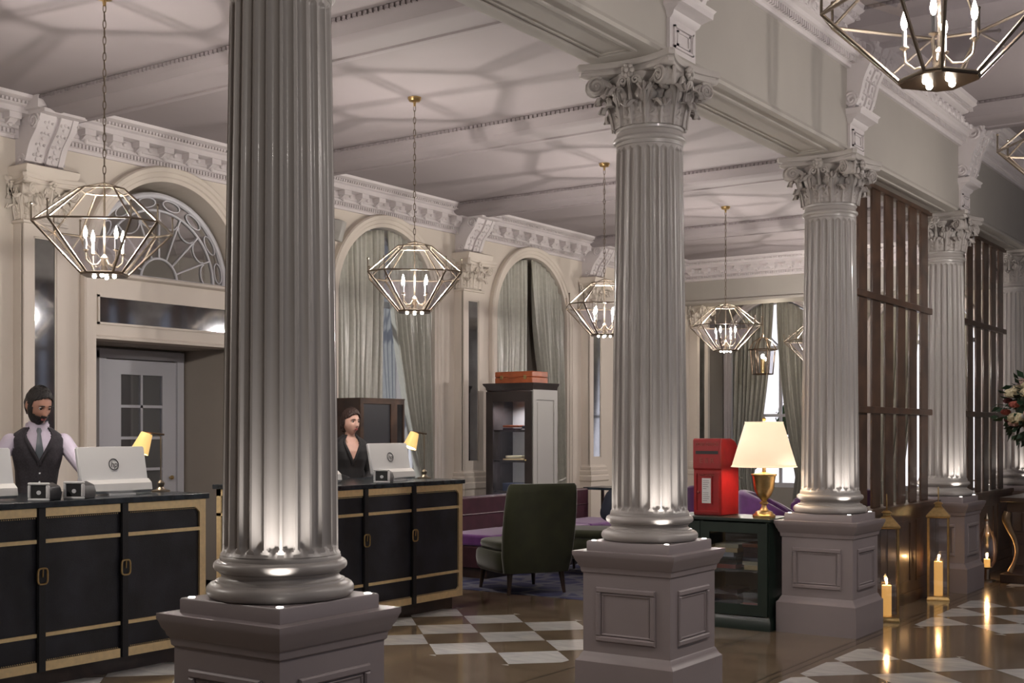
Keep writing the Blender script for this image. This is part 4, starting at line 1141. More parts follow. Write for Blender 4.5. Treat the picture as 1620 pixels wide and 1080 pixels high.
# man : faces between +X and the camera
person('bearded man in dark waistcoat and pale shirt looking down behind the nearer desk', (-7.77, 5.235, 0), math.radians(-28), 1.83, False, math.radians(25), math.radians(24),
       [(1, [(.0, .172, 1.400), (.11, .31, 1.19), (.33, .26, 1.12)]), (-1, [(.0, -.172, 1.400), (.03, -.32, 1.17), (.25, -.33, 1.12)])], lean=.12)
person('woman in black wrap jacket with dark hair tied back behind the farther desk', (-7.72, 8.45, 0), math.radians(-33), 1.74, True, math.radians(20), math.radians(3),
       [(1, [(-.01, .150, 1.38), (-.01, .215, 1.14), (.20, .12, 1.09)]), (-1, [(-.01, -.150, 1.38), (-.01, -.215, 1.14), (.20, -.06, 1.09)])], lean=.03)

# ------------------------------------------------------------------ lounge
def armchair(label, loc, rz):
    r = thing('armchair', label, 'armchair', loc, rz)
    # x forward ; origin on the floor at the centre
    b = MB(); rings = []
    for z, xo, hw, th in ((.20, -.26, .30, .10), (.35, -.28, .325, .11), (.55, -.31, .335, .10), (.75, -.345, .335, .09), (.93, -.375, .325, .08), (.99, -.385, .315, .07), (1.015, -.387, .30, .04)):
        rings.append([(xo+x, y, z) for x, y, _ in [(th/2*math.copysign(abs(cos(t))**.6, cos(t)), hw*math.copysign(abs(sin(t))**.35, sin(t)), 0) for t in [2*PI*i/32 for i in range(32)]]])
    b.loft(rings); b.build('backrest', 'velvetg', r, smooth=60)
    s = MB(); rings = []
    for z, k in ((.19, .90), (.22, .97), (.30, 1.0), (.36, .99), (.385, .95)):
        rings.append([(.06+.36*k*math.copysign(abs(cos(t))**.45, cos(t)), .335*k*math.copysign(abs(sin(t))**.45, sin(t)), z) for t in [2*PI*i/40 for i in range(40)]])
    s.loft(rings); s.build('seat_base', 'velvetg', r, smooth=60)
    s = MB(); rings = []
    for z, k in ((.385, .86), (.395, .93), (.43, .96), (.46, .94), (.475, .86), (.48, .7)):
        rings.append([(.08+.34*k*math.copysign(abs(cos(t))**.5, cos(t)), .31*k*math.copysign(abs(sin(t))**.5, sin(t)), z) for t in [2*PI*i/40 for i in range(40)]])
    s.loft(rings); s.build('seat_cushion', 'velvetg', r, smooth=60)
    for x, y in ((-.25, -.24), (-.25, .24), (.32, -.24), (.32, .24)): MB().cyl((x*1.08, y*1.08, 0), (x, y, .20), .014, .026, 10).build('leg', 'nickel' if (x, y) == (-.25, -.0) else 'woodd', r)
    return r
armchair('olive green velvet high back armchair turned away, right of the farther desk', (-6.50, 9.52, .006), math.radians(149)).scale = (1.08, 1.08, 1.0)
r = thing('ottoman', 'low green velvet seat beyond the high back armchair', 'ottoman', (-6.72, 11.15, .006), .3)
for nm, prof in (('seat_base', ((.17, .9), (.2, .97), (.36, 1), (.38, .97))), ('cushion', ((.38, .94), (.40, 1.0), (.44, 1.0), (.465, .95), (.47, .8)))):
    MB().loft([[(.38*k*math.copysign(abs(cos(t))**.4, cos(t)), .36*k*math.copysign(abs(sin(t))**.4, sin(t)), z) for t in [2*PI*i/40 for i in range(40)]] for z, k in prof]).build(nm, 'velvetg', r, smooth=60)
for x, y in ((-.28, -.26), (-.28, .26), (.28, -.26), (.28, .26)): MB().cyl((x, y, 0), (x, y, .18), .014, .022, 8).build('leg', 'woodd', r)
cu = MB(); cu.loft([[(.19*k*math.copysign(abs(cos(t))**.5, cos(t)), .19*k*math.copysign(abs(sin(t))**.5, sin(t)), z) for t in [2*PI*i/32 for i in range(32)]] for z, k in ((-.06, .5), (-.045, .85), (0, 1), (.045, .85), (.06, .5))])
o = cu.build('cushion', 'navy', None, smooth=70, loc=(-6.52, 11.36, .68), rot=(1.1, .3, .5)); tag(o, 'dark navy cushion leaning on the low green velvet seat', 'cushion')
# banquette
r = thing('banquette', 'long maroon leather banquette with purple seat in front of the bookcase', 'sofa', (-7.87, 10.0, .006))
bevel(MB().box(-.12, .0, 0, 2.95, .08, .79).build('backrest', 'maroon', r), .02)
m = MB(); m.tube([(.0, .02, .60), (.0, 2.93, .60)], .008, 6); m.build('piping', 'maroon', r)
bevel(MB().box(.0, .62, 0, 2.95, .10, .32).build('seat_base', 'maroon', r), .01)
for i in range(3): bevel(MB().box(.01, .64, .98*i+.005, .98*(i+1)-.005, .32, .44).build('seat_cushion', 'velvetp', r), .03, 3)
MB().box(.03, .57, .03, 2.92, 0, .10).build('plinth', 'woodd', r)
tb = thing('side_table', 'small dark table at the right end of the banquette', 'table', (-7.75, 13.05, .006))
MB().box(-.2, .2, -.10, .35, .77, .80).build('table_top', 'dtop', tb)
for x, y in ((-.17, -.07), (.17, -.07), (-.17, .32), (.17, .32)): MB().box(x-.015, x+.015, y-.015, y+.015, 0, .77).build('leg', 'woodd', tb)
def tubchair(label, loc, rz, h=.84, w=.36):
    r = thing('tub_chair', label, 'armchair', loc, rz, 'purple velvet chairs')
    m = MB(); n = 24; inn, out = [], []
    rings = []
    for i in range(n+1):
        a = PI*.5+PI*i/n*1.0; a = math.radians(70)+math.radians(220)*i/n
        hh = h-.26*abs(i/n-.5)**2*4*.9; c_, s_ = cos(a), sin(a)
        rings.append([(c_*r1, s_*r1*1.0, z) for r1, z in ((w-.09, .30), (w-.10, hh-.02), (w-.07, hh), (w-.02, hh), (w+.01, hh-.03), (w-.01, .14), (w-.06, .12))])
    m.loft(rings); m.build('backrest', 'velvetp', r, smooth=60)
    MB().lathe([(.27, .12), (.31, .16), (.31, .36), (.29, .43), (.24, .45)], 28).build('seat', 'velvetp', r, smooth=60)
    for x, y in ((-.2, -.2), (-.2, .2), (.2, -.2), (.2, .2)): MB().cyl((x, y, 0), (x, y, .14), .012, .02, 8).build('leg', 'woodd', r)
    return r
t0 = tubchair('purple velvet chair beyond the right end of the maroon banquette', (-7.55, 13.95, 0), math.radians(-60), .86, .42)
dup(t0, (-6.25, 13.3, .006), math.radians(70), 'purple velvet chair partly hidden behind the big middle column')
dup(t0, (-5.15, 12.35, .006), math.radians(20), 'purple velvet chair just left of the red letter box')
dup(t0, (-5.75, 14.6, 0), math.radians(200), 'purple velvet chair between the red letter box and the table lamp')
dup(t0, (-4.95, 13.55, 0), math.radians(160), 'purple velvet chair right behind the brass table lamp')
tag(bevel(MB().box(-8.2, -4.75, 9.28, 13.2, 0, .005).build('rug', 'rug'), .003), 'blue patterned rug under the green armchair', 'rug')

# ------------------------------------------------------------------ tall bookcase with suitcase
def bookcase():
    r = thing('bookcase', 'tall dark bookcase with grey side panel behind the banquette', 'bookcase', (-8.03, 11.95, .006))
    W, D, H = .66, .52, 2.06; e = 'espresso'
    MB().box(-W, -W+.03, 0, D, .08, H-.08).build('side_panel', e, r)
    s = MB(); s.box(-.03, 0, 0, D, .08, H-.08); s.box(0, .012, .0, .07, .08, H-.08); s.box(0, .012, D-.07, D, .08, H-.08); s.box(0, .012, .07, D-.07, H-.2, H-.08); s.box(0, .012, .07, D-.07, .08, .2)
    s.box(.0, .006, .10, D-.10, .23, H-.23); s.build('side_panel', 'greyp', r)
    MB().box(-W, 0, D-.02, D, .08, H-.08).build('back_panel', 'greyp', r)
    m = MB(); 
    m.loft([[(-W-o, -o, z), (o, -o, z), (o, D, z), (-W-o, D, z)] for o, z in ((.0, H-.09), (.01, H-.07), (.012, H-.05), (.035, H-.02), (.04, H-.0)) ]); m.build('cornice', e, r)
    MB().box(-W-.01, .012, -.01, D, 0, .08).build('plinth', e, r)
    d = MB(); d.box(-W+.0, -W+.10, -.02, 0, .10, H-.10); d.box(-.10, 0, -.02, 0, .10, H-.10); d.box(-W+.10, -.10, -.02, 0, H-.22, H-.10); d.box(-W+.10, -.10, -.02, 0, .10, .2)
    dd = d.build('door_frame', e, r)
    MB().box(-W+.1, -.1, -.012, -.008, .2, H-.22).build('glass_pane', glassmat('cabinet_glass', (.95, .95, .96), .01), dd)
    for z in (.75, 1.12, 1.48): MB().box(-W+.03, -.03, .02, D-.02, z, z+.025).build('shelf', e, r)
    MB().sph((-.08, -.03, 1.15), .012, 8, 6).build('knob', 'brass', dd)
bookcase()
bl = [('paper_stack', .775, -.50, .28, .10, 'navy'), ('book', 1.145, -.50, .30, .025, 'brassb'), ('book', 1.175, -.46, .24, .03, 'creamf'), ('book', 1.505, -.50, .26, .03, 'maroon'), ('book', 1.54, -.50, .24, .03, 'case'), ('book', 1.505, -.22, .16, .025, 'paper'), ('book', 1.532, -.22, .16, .03, 'navy')]
BN = ['navy box of papers on the lowest shelf of the tall bookcase', 'gold covered book lying lowest on the middle shelf of the tall bookcase', 'cream book lying on top of the gold one in the tall bookcase', 'maroon book lying lowest on the upper shelf of the tall bookcase', 'tan book lying on the maroon one on the upper shelf of the tall bookcase',
      'white book lying at the right of the upper shelf of the tall bookcase', 'navy book on the white one at the right of the upper shelf']
for (nm, z, x, w_, h, mt), lb in zip(bl, BN):
    tag(bevel(MB().box(0, w_, 0, .24, 0, h-.002).build(nm, mt, loc=(-8.03+x, 12.05, z)), .003), lb, 'book', 'books in the tall bookcase')
for q in (.97, 1.36): light('bookcase_fill', 'POINT', (-8.36, 12.02, q+.08), 1.1, (.95, .92, 1), .02)  # added fill lamps without fittings, brighten the bookcase compartments
light('bookcase_fill', 'POINT', (-8.36, 12.02, .68), 1.0, (.85, .8, 1), .02)
light('bookcase_fill', 'SPOT', (-8.36, 12.12, 1.93), 12, (.95, .92, 1), .02, spot=(math.radians(140), .5), rot=(0, 0, 0))  # added fill spot under the cornice, no such fitting modelled
r = thing('suitcase', 'tan leather suitcase lying on top of the tall bookcase', 'suitcase', (-8.34, 12.12, 2.061))
bevel(MB().box(-.27, .27, -.12, .22, 0, .075).build('lower_shell', 'case', r), .008); bevel(MB().box(-.27, .27, -.12, .22, .078, .145).build('lid', 'case', r), .008)
for x in (-.17, .17): bevel(MB().box(x-.02, x+.02, -.128, -.118, .05, .10).build('clasp', 'brass', r), .003)
MB().tube([(-.06, -.125, .075), (-.05, -.155, .075), (.05, -.155, .075), (.06, -.125, .075)], .007, 6).build('handle', 'case', r)
# dark cabinet behind the woman
r = thing('display_cabinet', 'brown framed cabinet with dark panels behind the woman', 'cabinet', (-8.45, 9.42, 0))
Hc = 1.83
MB().box(-.35, -.02, 0, .70, .06, Hc).build('carcass', 'woodd', r)
f = MB(); f.box(-.02, .0, 0, .70, Hc-.05, Hc); f.box(-.02, 0, 0, .70, .0, .12); f.box(-.02, 0, 0, .05, .12, Hc-.05); f.box(-.02, 0, .48, .58, .12, Hc-.05); f.box(-.02, 0, .68, .70, .12, Hc-.05)
f.box(-.36, .005, -.005, .705, Hc, Hc+.01); f.build('frame', 'wood', r)
MB().box(-.018, -.012, .05, .48, .12, Hc-.05).build('dark_panel', 'dark', r); MB().box(-.018, -.012, .58, .68, .12, Hc-.05).build('dark_panel', 'mirror', r)
# wall speaker
r = thing('wall_speaker', 'small grey loudspeaker on the wall left of the curtained arch', 'speaker', (WX+.02, 9.62, 3.67), .5)
bevel(MB().box(.06, .20, -.07, .07, -.11, .11).build('speaker_box', 'greyp', r, rot=(0, .25, 0)), .01); MB().cyl((-.0, 0, 0), (.08, 0, 0), .015, n=8).build('bracket', 'dark', r)
r = thing('motion_sensor', 'tiny dark fitting on the ceiling near the arcade beam', 'sensor', (-3.85, 9.6, ZC-.001))
MB().lathe([(.03, 0), (.03, -.015), (.018, -.03), (.001, -.035)], 14).build('sensor_body', 'dark', r)

# ------------------------------------------------------------------ low cabinet between the columns
CBX0, CBX1, CBY = -4.78, -3.665, 8.62
r = thing('low_bookcase', 'dark green glazed bookcase between the middle columns under the letter box', 'cabinet', (CBX0, CBY, 0)); W = CBX1-CBX0; D = .42; Hh = .84
g = 'greenp'
MB().loft([[(-o, -o, z), (W+o, -o, z), (W+o, D, z), (-o, D, z)] for o, z in ((.0, Hh-.03), (.012, Hh-.022), (.012, Hh-.005), (.008, Hh))]).build('cabinet_top', g, r)
MB().box(0, .03, 0, D, .07, Hh-.03).build('side_panel', g, r); MB().box(W-.03, W, 0, D, .07, Hh-.03).build('side_panel', g, r); MB().box(0, W, D-.02, D, .07, Hh-.03).build('back_panel', g, r)
MB().loft([[(-o, -o, z), (W+o, -o, z), (W+o, D, z), (-o, D, z)] for o, z in ((.012, 0), (.012, .07), (.004, .085), (0, .10))]).build('plinth', g, r)
MB().box(.03, W-.03, .02, D-.02, .43, .445).build('shelf', g, r)
MB().box(W/2-.015, W/2+.015, .0, D-.02, .10, Hh-.03).build('divider', g, r)
for k in range(2):
    x0 = .005+k*(W/2-.005); x1 = x0+W/2-.01
    d = MB(); d.box(x0, x0+.075, -.018, 0, .11, Hh-.035); d.box(x1-.075, x1, -.018, 0, .11, Hh-.035); d.box(x0+.075, x1-.075, -.018, 0, Hh-.11, Hh-.035); d.box(x0+.075, x1-.075, -.018, 0, .11, .19)
    dd = d.build('door', g, r); MB().box(x0+.075, x1-.075, -.010, -.007, .19, Hh-.11).build('glass_pane', 'pane', dd); MB().sph((x0+.05 if k else x1-.05, -.028, .48), .011, 8, 6).build('knob', 'brass', dd)
bcol = ['maroon', 'creamf', 'greenp', 'case', 'navy', 'paper', 'coralf', 'maroon', 'brassb', 'woodd']
lab = 'book lying flat in a pile on the %s shelf of the green bookcase, %s'
posn = {0: 'upper', 1: 'lower'}
cn = {'maroon': 'maroon', 'creamf': 'cream', 'greenp': 'green', 'case': 'tan', 'navy': 'navy', 'paper': 'white', 'coralf': 'coral', 'brassb': 'gilt', 'woodd': 'brown'}
used = {}
order = ['lowest', 'second from the bottom', 'third from the bottom', 'fourth from the bottom', 'fifth from the bottom', 'sixth from the bottom', 'topmost']
for sh, zb in ((0, .446), (1, .101)):
    for px, side in ((.63, 'left pile'), (.87, 'right pile')):
        z = zb
        for q in range(6 if sh == 0 else 5):
            h = random.uniform(.028, .042); w_ = random.uniform(.17, .21); mt = bcol[(q*3+sh*2+int(px*10)) % 10]
            o = tag(bevel(MB().box(0, w_, 0, .24, 0, h-.001).build('book', mt, loc=(CBX0+px+random.uniform(0, .02), CBY+.05, z)), .002), cn[mt]+' book, '+order[q]+', '+side+', '+posn[sh]+' shelf of the low bookcase', 'book', 'books in the low green bookcase')
            z += h
# ------------------------------------------------------------------ red letter box
r = thing('letter_box', 'red cast iron letter box with a white notice on the low bookcase', 'letter box', (-4.355, 8.74, Hh+.001), math.radians(-2))
Wb, Db, Hb = .245, .32, .60
b = MB(); pr = [(.012, .0), (.012, .355), (-.0, .365), (-.0, .585), (.012, .60)]
n = 10
for i in range(n+1):
    a = PI/2*i/n; pr.append((.16+.16*sin(a)-.0, .44+.16*cos(a)))
pr += [(.32, .42), (.305, .36), (.305, 0)]
b.prismX(pr, 0, Wb); bevel(b.build('body', 'red', r), .006)
f = MB(); f.box(.02, Wb-.02, .002, .014, .02, .035)
for a0, a1, z0, z1 in ((.018, Wb-.018, .325, .338), (.018, .030, .03, .325), (Wb-.03, Wb-.018, .03, .325), (.018, Wb-.018, .022, .034)): f.box(a0, a1, .004, .016, z0, z1)
fd = f.build('door', 'red', r)
MB().box(.02, Wb-.02, -.006, .006, .505, .520).build('hood', 'red', r); MB().box(.025, Wb-.025, -.0015, .006, .478, .502).build('slot', 'black', r)
m = MB(); m.box(.072, .165, .002, .013, .085, .30); nf = m.build('notice_frame', 'red', r); MB().box(.080, .157, .0, .004, .095, .29).build('notice', 'paper', nf)
ln = MB()
for i in range(11): 
    if i != 5: ln.box(.088, .088+.058*random.uniform(.5, 1), -.001, .001, .268-.0155*i, .271-.0155*i)
ln.build('notice_print', 'ink', nf)
def relief(txt, size, cx, z, y=-.002, m='redd', par=r, nm='lettering', ink=None):
    t = text_mb(txt, size, .0022); t.v = [(cx+a, y, z+b_) if k is None else (cx+a, y-c_, z+b_) for k, (a, b_, c_) in enumerate(t.v)]
    return t.build(nm, m, par, smooth=0)
relief('POST OFFICE', .034, Wb/2, .553); relief('E II R', .060, Wb/2, .425)
relief('COLLECTION', .020, Wb/2, .312, .004)
m = MB(); m.sph((.045, .006, .18), .010, 8, 6); m.build('lock', 'redd', fd)
# ------------------------------------------------------------------ table lamp
r = thing('table_lamp', 'brass urn table lamp with cream shade on the low bookcase', 'lamp', (-3.775, 8.78, Hh+.001))
MB().lathe([(.0, 0), (.085, 0), (.085, .018), (.078, .026), (.070, .030), (.062, .045), (.035, .055), (.022, .075), (.018, .095), (.032, .105), (.032, .115), (.018, .125), (.03, .14), (.055, .17), (.075, .22), (.083, .28), (.088, .315), (.096, .32), (.096, .33), (.05, .335), (.015, .345), (.012, .42), (.001, .42)], 40).build('urn_base', 'brass', r, smooth=30)
sh = MB().lathe([(.245, .385), (.142, .725)], 48, caps=False); so = sh.build('shade', 'shade', r, smooth=60); q = so.modifiers.new('s', 'SOLIDIFY'); q.thickness = .003
m = MB(); m.tube([(.246*cos(a), .246*sin(a), .387) for a in [2*PI*i/40 for i in range(40)]], .004, 5, closed=True); m.tube([(.143*cos(a), .143*sin(a), .724) for a in [2*PI*i/40 for i in range(40)]], .004, 5, closed=True)
for i in range(3): m.cyl((0, 0, .72), (.142*cos(i*2.09), .142*sin(i*2.09), .72), .002, n=5)
m.build('shade_trim', 'shade', r)
MB().lathe([(.003, .42), (.003, .73), (.012, .735), (.014, .75), (.005, .765), (.001, .77)], 12).build('harp_and_finial', 'brass', r)
MB().sph((0, 0, .50), .028, 10, 8, (1, 1, 1.3)).build('bulb', 'bulb', r)
light('table_lamp_light', 'POINT', (-3.775, 8.78, Hh+.57), 3.6, (1, .74, .48), .04)
light('table_lamp_light', 'POINT', (-3.775, 8.78, Hh+.44), 1.2, (1, .74, .48), .03)

# ------------------------------------------------------------------ slatted screens
def screen(label, y0, y1):
    r = thing('slatted_screen', label, 'screen', (-3.37, y0, 0), 0, 'slatted wooden screens between the columns'); L = y1-y0
    n = 7; pitch = L/n
    for k in range(n):
        a = k*pitch+.059; bevel(MB().box(-.009, .009, a, a+pitch-.118, .86, ZS-.03).build('slat', 'wood', r), .004)
    for z in (2.585, 1.645): bevel(MB().box(-.035, .035, 0, L, z, z+.055).build('rail', 'wood', r), .005)
    MB().box(-.03, .03, 0, L, ZS-.035, ZS-.001).build('top_rail', 'wood', r)
    p = MB(); p.box(-.09, .09, 0, L, 0, .82); p.box(-.11, .11, -.0, L, .82, .86); p.box(-.10, .10, 0, L, 0, .10)
    for k in range(3):
        a, b_ = L*k/3+.08, L*(k+1)/3-.08
        for x in (-.096, .09):
            p.box(x, x+.006, a, b_, .18, .20); p.box(x, x+.006, a, b_, .70, .72); p.box(x, x+.006, a, a+.02, .2, .7); p.box(x, x+.006, b_-.02, b_, .2, .7)
    p.build('lower_panel', 'wood', r)
    return r
screen('slatted dark wood screen right of the column with the cream lamp', 9.30, 11.665)
screen('farther slatted dark wood screen behind the flower arrangement', 12.30, 14.54)

# ------------------------------------------------------------------ candle lanterns
def floor_lantern(label, loc, rz, H=.80, w_=.095, cl='ivory pillar candle burning in the lantern nearest the pedestal', metal='brass', ch=.27):
    r = thing('candle_lantern', label, 'lantern', loc, rz, 'candle lanterns on the floor')
    b = MB().sq([(w_, 0), (w_, .015), (w_-.008, .03), (w_-.008, .04)]); b.build('base', metal, r)
    z1 = H-.13
    for sx in (-1, 1):
        for sy in (-1, 1):
            x, y = sx*(w_-.012), sy*(w_-.012)
            MB().box(x-.008, x+.008, y-.008, y+.008, .04, z1).build('corner_post', 'chrome' if (sx, sy) == (1, 1) else metal, r)
    for k in range(4):
        m = MB().box(-(w_-.018), w_-.018, -.0015, .0015, .04, z1); m.v = [(x, y-(w_-.012), z) for x, y, z in m.v]; m.xf(Matrix.Rotation(k*PI/2, 4, 'Z')); m.build('glass_pane', 'glass', r)
    MB().sq([(w_-.006, z1), (w_+.006, z1+.008), (w_+.006, z1+.02), (w_*.75, z1+.055), (.035, z1+.095), (.028, z1+.10), (.028, z1+.12), (.04, z1+.125), (.02, z1+.14)]).build('roof', metal, r)
    MB().tube([(0, -.035*sin(t), z1+.14+.065-.065*cos(t)) for t in [2*PI*i/16 for i in range(16)]], .0045, 6, closed=True).build('handle', metal, r)
    c_ = thing('pillar_candle', cl, 'candle', (loc[0], loc[1], loc[2]+.041), 0, 'lit pillar candles')
    MB().lathe([(.036, 0), (.037, .004), (.037, ch-.005), (.034, ch), (.028, ch-.006), (.002, ch-.008)], 24).build('wax', 'wax', c_)
    MB().cyl((0, 0, ch-.01), (0, 0, ch+.012), .0015, n=5).build('wick', 'black', c_)
    MB().lathe([(.001, ch+.006), (.007, ch+.014), (.008, ch+.022), (.005, ch+.036), (.001, ch+.05)], 10).build('flame', 'flame', c_)
    light('candle_light', 'POINT', (loc[0], loc[1], loc[2]+.041+ch+.03), 1.6, (1, .55, .22), .012)
    return r
floor_lantern('tall brass candle lantern right of the pedestal below the cream lamp', (-3.12, 9.66, 0), math.radians(20), .86, ch=.24, cl='ivory pillar candle burning in the nearest lantern')
floor_lantern('tall brass candle lantern in front of the pedestal of the fourth column', (-3.13, 11.12, 0), math.radians(14), .86, cl='ivory pillar candle burning in the second lantern', ch=.30)
# glass hurricane
r = thing('hurricane_lantern', 'small glass hurricane lantern beside the console table', 'lantern', (-3.12, 12.78, 0))
MB().lathe([(.085, 0), (.085, .012), (.03, .02), (.02, .12), (.05, .14)], 24).build('foot', 'nickel', r)
MB().lathe([(.05, .14), (.085, .20), (.095, .30), (.085, .42), (.05, .50), (.028, .54), (.02, .62)], 28, caps=False).build('glass_body', 'glass', r)
MB().lathe([(.022, .60), (.03, .62), (.012, .66), (.001, .68)], 16).build('lid', 'nickel', r)
c_ = thing('pillar_candle', 'short candle glowing in the glass hurricane lantern', 'candle', (-3.12, 12.78, .141), 0, 'lit pillar candles')
MB().lathe([(.03, 0), (.03, .08), (.001, .079)], 18).build('wax', 'wax', c_); MB().lathe([(.001, .084), (.007, .095), (.004, .112), (.001, .125)], 8).build('flame', 'flame', c_)
light('candle_light', 'POINT', (-3.12, 12.78, .27), 1.8, (1, .55, .22), .012)

# ------------------------------------------------------------------ console table with flowers
TX, TY = -2.56, 13.30
r = thing('console_table', 'dark wood console table with curved legs under the flowers at the right edge', 'table', (TX, TY, 0))
bevel(MB().box(-.42, .75, -.62, .55, .80, .845).build('table_top', 'woodd', r), .008); MB().box(-.36, .70, -.56, .50, .70, .80).build('apron', 'woodd', r)
bevel(MB().box(-.42, .75, -.60, .52, .0, .09).build('bottom_plinth', 'woodd', r), .008)
for x, y in ((-.33, -.52), (.66, -.52), (-.33, .46), (.66, .46)):
    sx = 1 if x < 0 else -1
    kp = [(-.03, .70, .036), (-.045, .63, .040), (-.02, .54, .032), (.025, .43, .022), (.045, .32, .018), (.03, .22, .018), (.0, .14, .024), (-.015, .10, .030)]
    pts, rr = [], []
    for k in range(len(kp)-1):
        p0, p1, p2, p3 = kp[max(k-1, 0)], kp[k], kp[k+1], kp[min(k+2, len(kp)-1)]
        for q in range(5):
            t = q/5; c_ = [.5*(2*p1[i]+(p2[i]-p0[i])*t+(2*p0[i]-5*p1[i]+4*p2[i]-p3[i])*t*t+(3*p1[i]-p0[i]-3*p2[i]+p3[i])*t**3) for i in range(3)]
            pts.append((x+c_[0]*sx, y+c_[0]*.5, c_[1])); rr.append(c_[2])
    MB().tube(pts, rr, 12).build('leg', 'gildw', r)
VX, VY = -2.64, 13.15
r = thing('glass_vase', 'tall clear glass vase holding the flowers on the console table', 'vase', (VX, VY, .845))
v = MB().lathe([(.001, .004), (.085, .0), (.085, .008), (.03, .018), (.014, .04), (.016, .10), (.035, .14), (.07, .20), (.095, .30), (.10, .40), (.115, .46)], 32, caps=False).build('vase_body', glassmat('vase_glass', (.93, .95, .97), .12), r); q = v.modifiers.new('s', 'SOLIDIFY'); q.thickness = .003
r = thing('flower_arrangement', 'large round arrangement of cream, pink and coral roses with dark leaves', 'flowers', (VX, VY, .845))
def bloom(c_, R_, mt, nm='rose_bloom'):
    if isinstance(c_, tuple): c_ = Vector(c_)+Vector((0, 0, .10 if c_[2] > .6 else .04))
    m = MB(); 
    for ring, (k, rr, el) in enumerate(((9, 1.0, .1), (8, .82, .5), (6, .6, .95), (4, .35, 1.25))):
        for j in range(k):
            a = 2*PI*j/k+ring*.5
            m.sph((c_[0]+R_*rr*cos(a)*cos(el)*.8, c_[1]+R_*rr*sin(a)*cos(el)*.8, c_[2]+R_*rr*sin(el)*.8), R_*.42, 7, 5, (1, 1, .85))
            m.sph((c_[0]+R_*rr*cos(a)*cos(el)*.8, c_[1]+R_*rr*sin(a)*cos(el)*.8, c_[2]-R_*rr*sin(el)*.6), R_*.40, 6, 4)
    return m.build(nm, mt, r)
random.seed(11)
cc = Vector((0.02, 0, .88)); placed = []
pal = ['pinkf', 'creamf', 'coralf', 'burg', 'pinkf', 'creamf', 'paper']
for q in range(46):
    a = q*2.39996; zz_ = 1-2*(q+.5)/46; rr = math.sqrt(1-zz_*zz_)
    if zz_ < -.62: continue
    p = cc+Vector((rr*cos(a)*.40, rr*sin(a)*.40, zz_*.33))
    bloom(p, random.uniform(.04, .075), random.choice(pal))
for p, R_, mt in (((-.22, -.30, .68), .075, 'creamf'), ((.0, -.40, .72), .11, 'pinkf'), ((-.1, -.32, .93), .07, 'creamf'), ((.05, -.2, 1.1), .09, 'paper'), ((-.06, -.12, .46), .10, 'coralf'), ((.06, -.14, .52), .09, 'pinkf')): bloom(p, R_, mt)
lf = MB()
for q in range(420):
    a = random.uniform(0, 2*PI); zz_ = random.uniform(-.85, 1); rr = math.sqrt(1-zz_*zz_); k = random.uniform(.7, 1.12)
    p = cc+Vector((rr*cos(a)*.42*k, rr*sin(a)*.42*k, zz_*.33*k-(.05 if zz_ < 0 else 0))); d = Vector((rr*cos(a), rr*sin(a), zz_-.4+random.uniform(-.5, .5))).normalized(); t = d.cross(Vector((random.random(), random.random(), random.random()))).normalized()
    L_ = random.uniform(.06, .12); w2 = L_*.28; nn = d.cross(t)*.01
    lf.add([p, p+d*L_*.5+t*w2+nn, p+d*L_, p+d*L_*.5-t*w2+nn], [(0, 1, 2, 3)])
lf.sph(cc+Vector((0, 0, -.02)), .27, 16, 10, (1.15, 1.15, .9)); tag(lf.build('foliage', 'leaf', r), kind='stuff')
st = MB()
for q in range(14): a = q*.9; st.cyl((.02*cos(a), .02*sin(a), .05), (.08*cos(a+.5), .08*sin(a+.5), .55), .004, n=5)
st.build('stems', 'leaf', r)

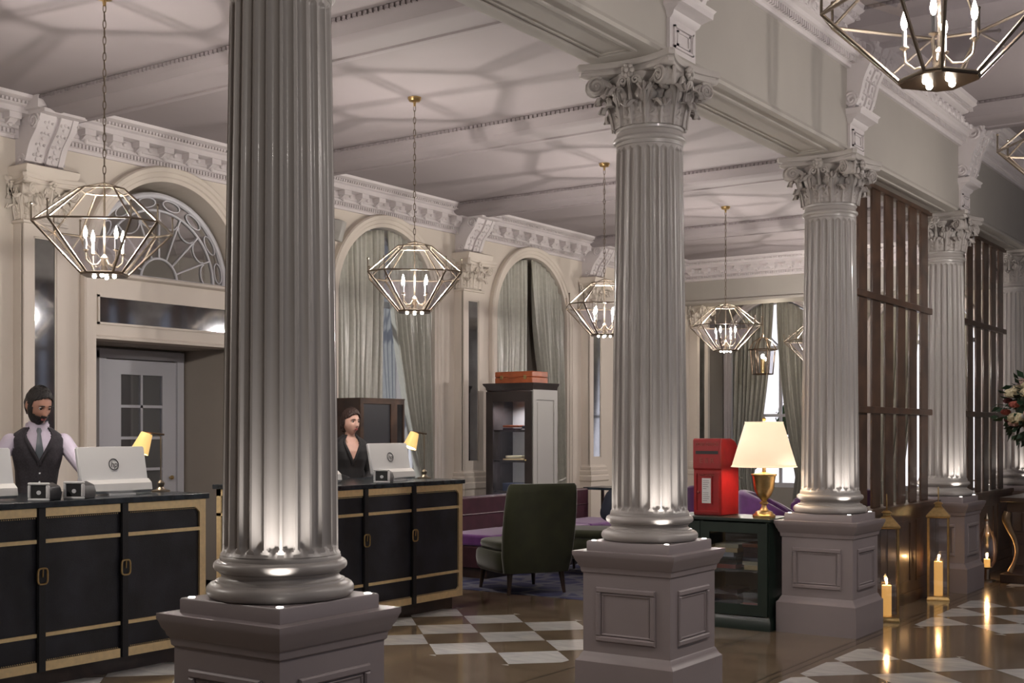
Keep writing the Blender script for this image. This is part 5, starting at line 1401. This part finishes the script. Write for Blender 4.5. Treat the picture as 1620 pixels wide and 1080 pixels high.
# ------------------------------------------------------------------ outside
struct(MB().add([(-40, FY+.4, -.02), (20, FY+.4, -.02), (20, 60, -.02), (-40, 60, -.02)], [(0,1,2,3)]).build('ground', 'pavement', smooth=0))
r = thing('building', 'pale building across the street seen through the far windows', 'building', (-16, 30, 0))
MB().box(-8, 26, 0, 4, 0, 11).build('walls', 'facade', r)
for i in range(8):
    for j in range(3):
        MB().box(-7.4+4.2*i, -6.4+4.2*i, -.03, .0, 1.2+3.6*j, 3.0+3.6*j).build('window', 'facwin', r)
def topiary(label, x, y):
    r = thing('topiary_tree', label, 'tree', (x, y, 0)); m = MB()
    for q in range(900):
        a = q*2.39996; z = 1-2*(q+.5)/900; rr = math.sqrt(1-z*z); k = random.uniform(.85, 1.05); d = Vector((rr*cos(a), rr*sin(a), z)); p = Vector((0, 0, 1.75))+d*.42*k
        t = d.cross(Vector((random.random(), random.random(), .3))).normalized(); b = d.cross(t)
        m.add([p-t*.03, p+b*.03+d*.02, p+t*.03, p-b*.03], [(0, 1, 2, 3)])
    m.sph((0, 0, 1.75), .37, 16, 10); m.build('crown', 'leafb', r); MB().cyl((0, 0, .4), (0, 0, 1.4), .03, n=8).build('trunk', 'woodd', r); MB().sq([(.2, 0), (.25, .45)]).build('planter', 'dark', r)
topiary('round clipped tree outside the far window above the cream lamp', -9.0, FY+2.2)
sh = MB()
for q in range(700):
    p = Vector((random.gauss(0, .3), random.gauss(0, .25), abs(random.gauss(.9, .35)))); t = Vector((random.gauss(0, 1), random.gauss(0, 1), random.gauss(0, 1))).normalized(); b = t.cross(Vector((0, 0, 1)))
    sh.add([p-t*.06, p+b*.03, p+t*.06, p-b*.03], [(0, 1, 2, 3)])
tag(sh.build('shrub', 'leafb', loc=(-10.1, FY+1.6, 0)), 'loose green shrub outside the far window left of the clipped tree', 'shrub')

# ------------------------------------------------------------------ world, sun and view
wd = bpy.data.worlds.new('world'); bpy.context.scene.world = wd; wd.use_nodes = True
bg = wd.node_tree.nodes['Background']; bg.inputs[0].default_value = (.66, .68, .80, 1); bg.inputs[1].default_value = .15
s = light('sun', 'SUN', (0, 0, 20), 3.2, (1, .97, .95), .05); s.data.angle = .05
s.rotation_euler = Vector((.45, .75, -.6)).to_track_quat('-Z', 'Y').to_euler()
sc = bpy.context.scene
sc.view_settings.view_transform = 'Standard'; sc.view_settings.look = 'None'; sc.view_settings.gamma = 1; sc.view_settings.use_curve_mapping = False
sc.view_settings.exposure = 1.25
try:
    sc.cycles.use_denoising = True; sc.cycles.sample_clamp_indirect = 6; sc.cycles.max_bounces = 8; sc.cycles.transparent_max_bounces = 24; sc.cycles.caustics_reflective = False; sc.cycles.caustics_refractive = False
except Exception: pass
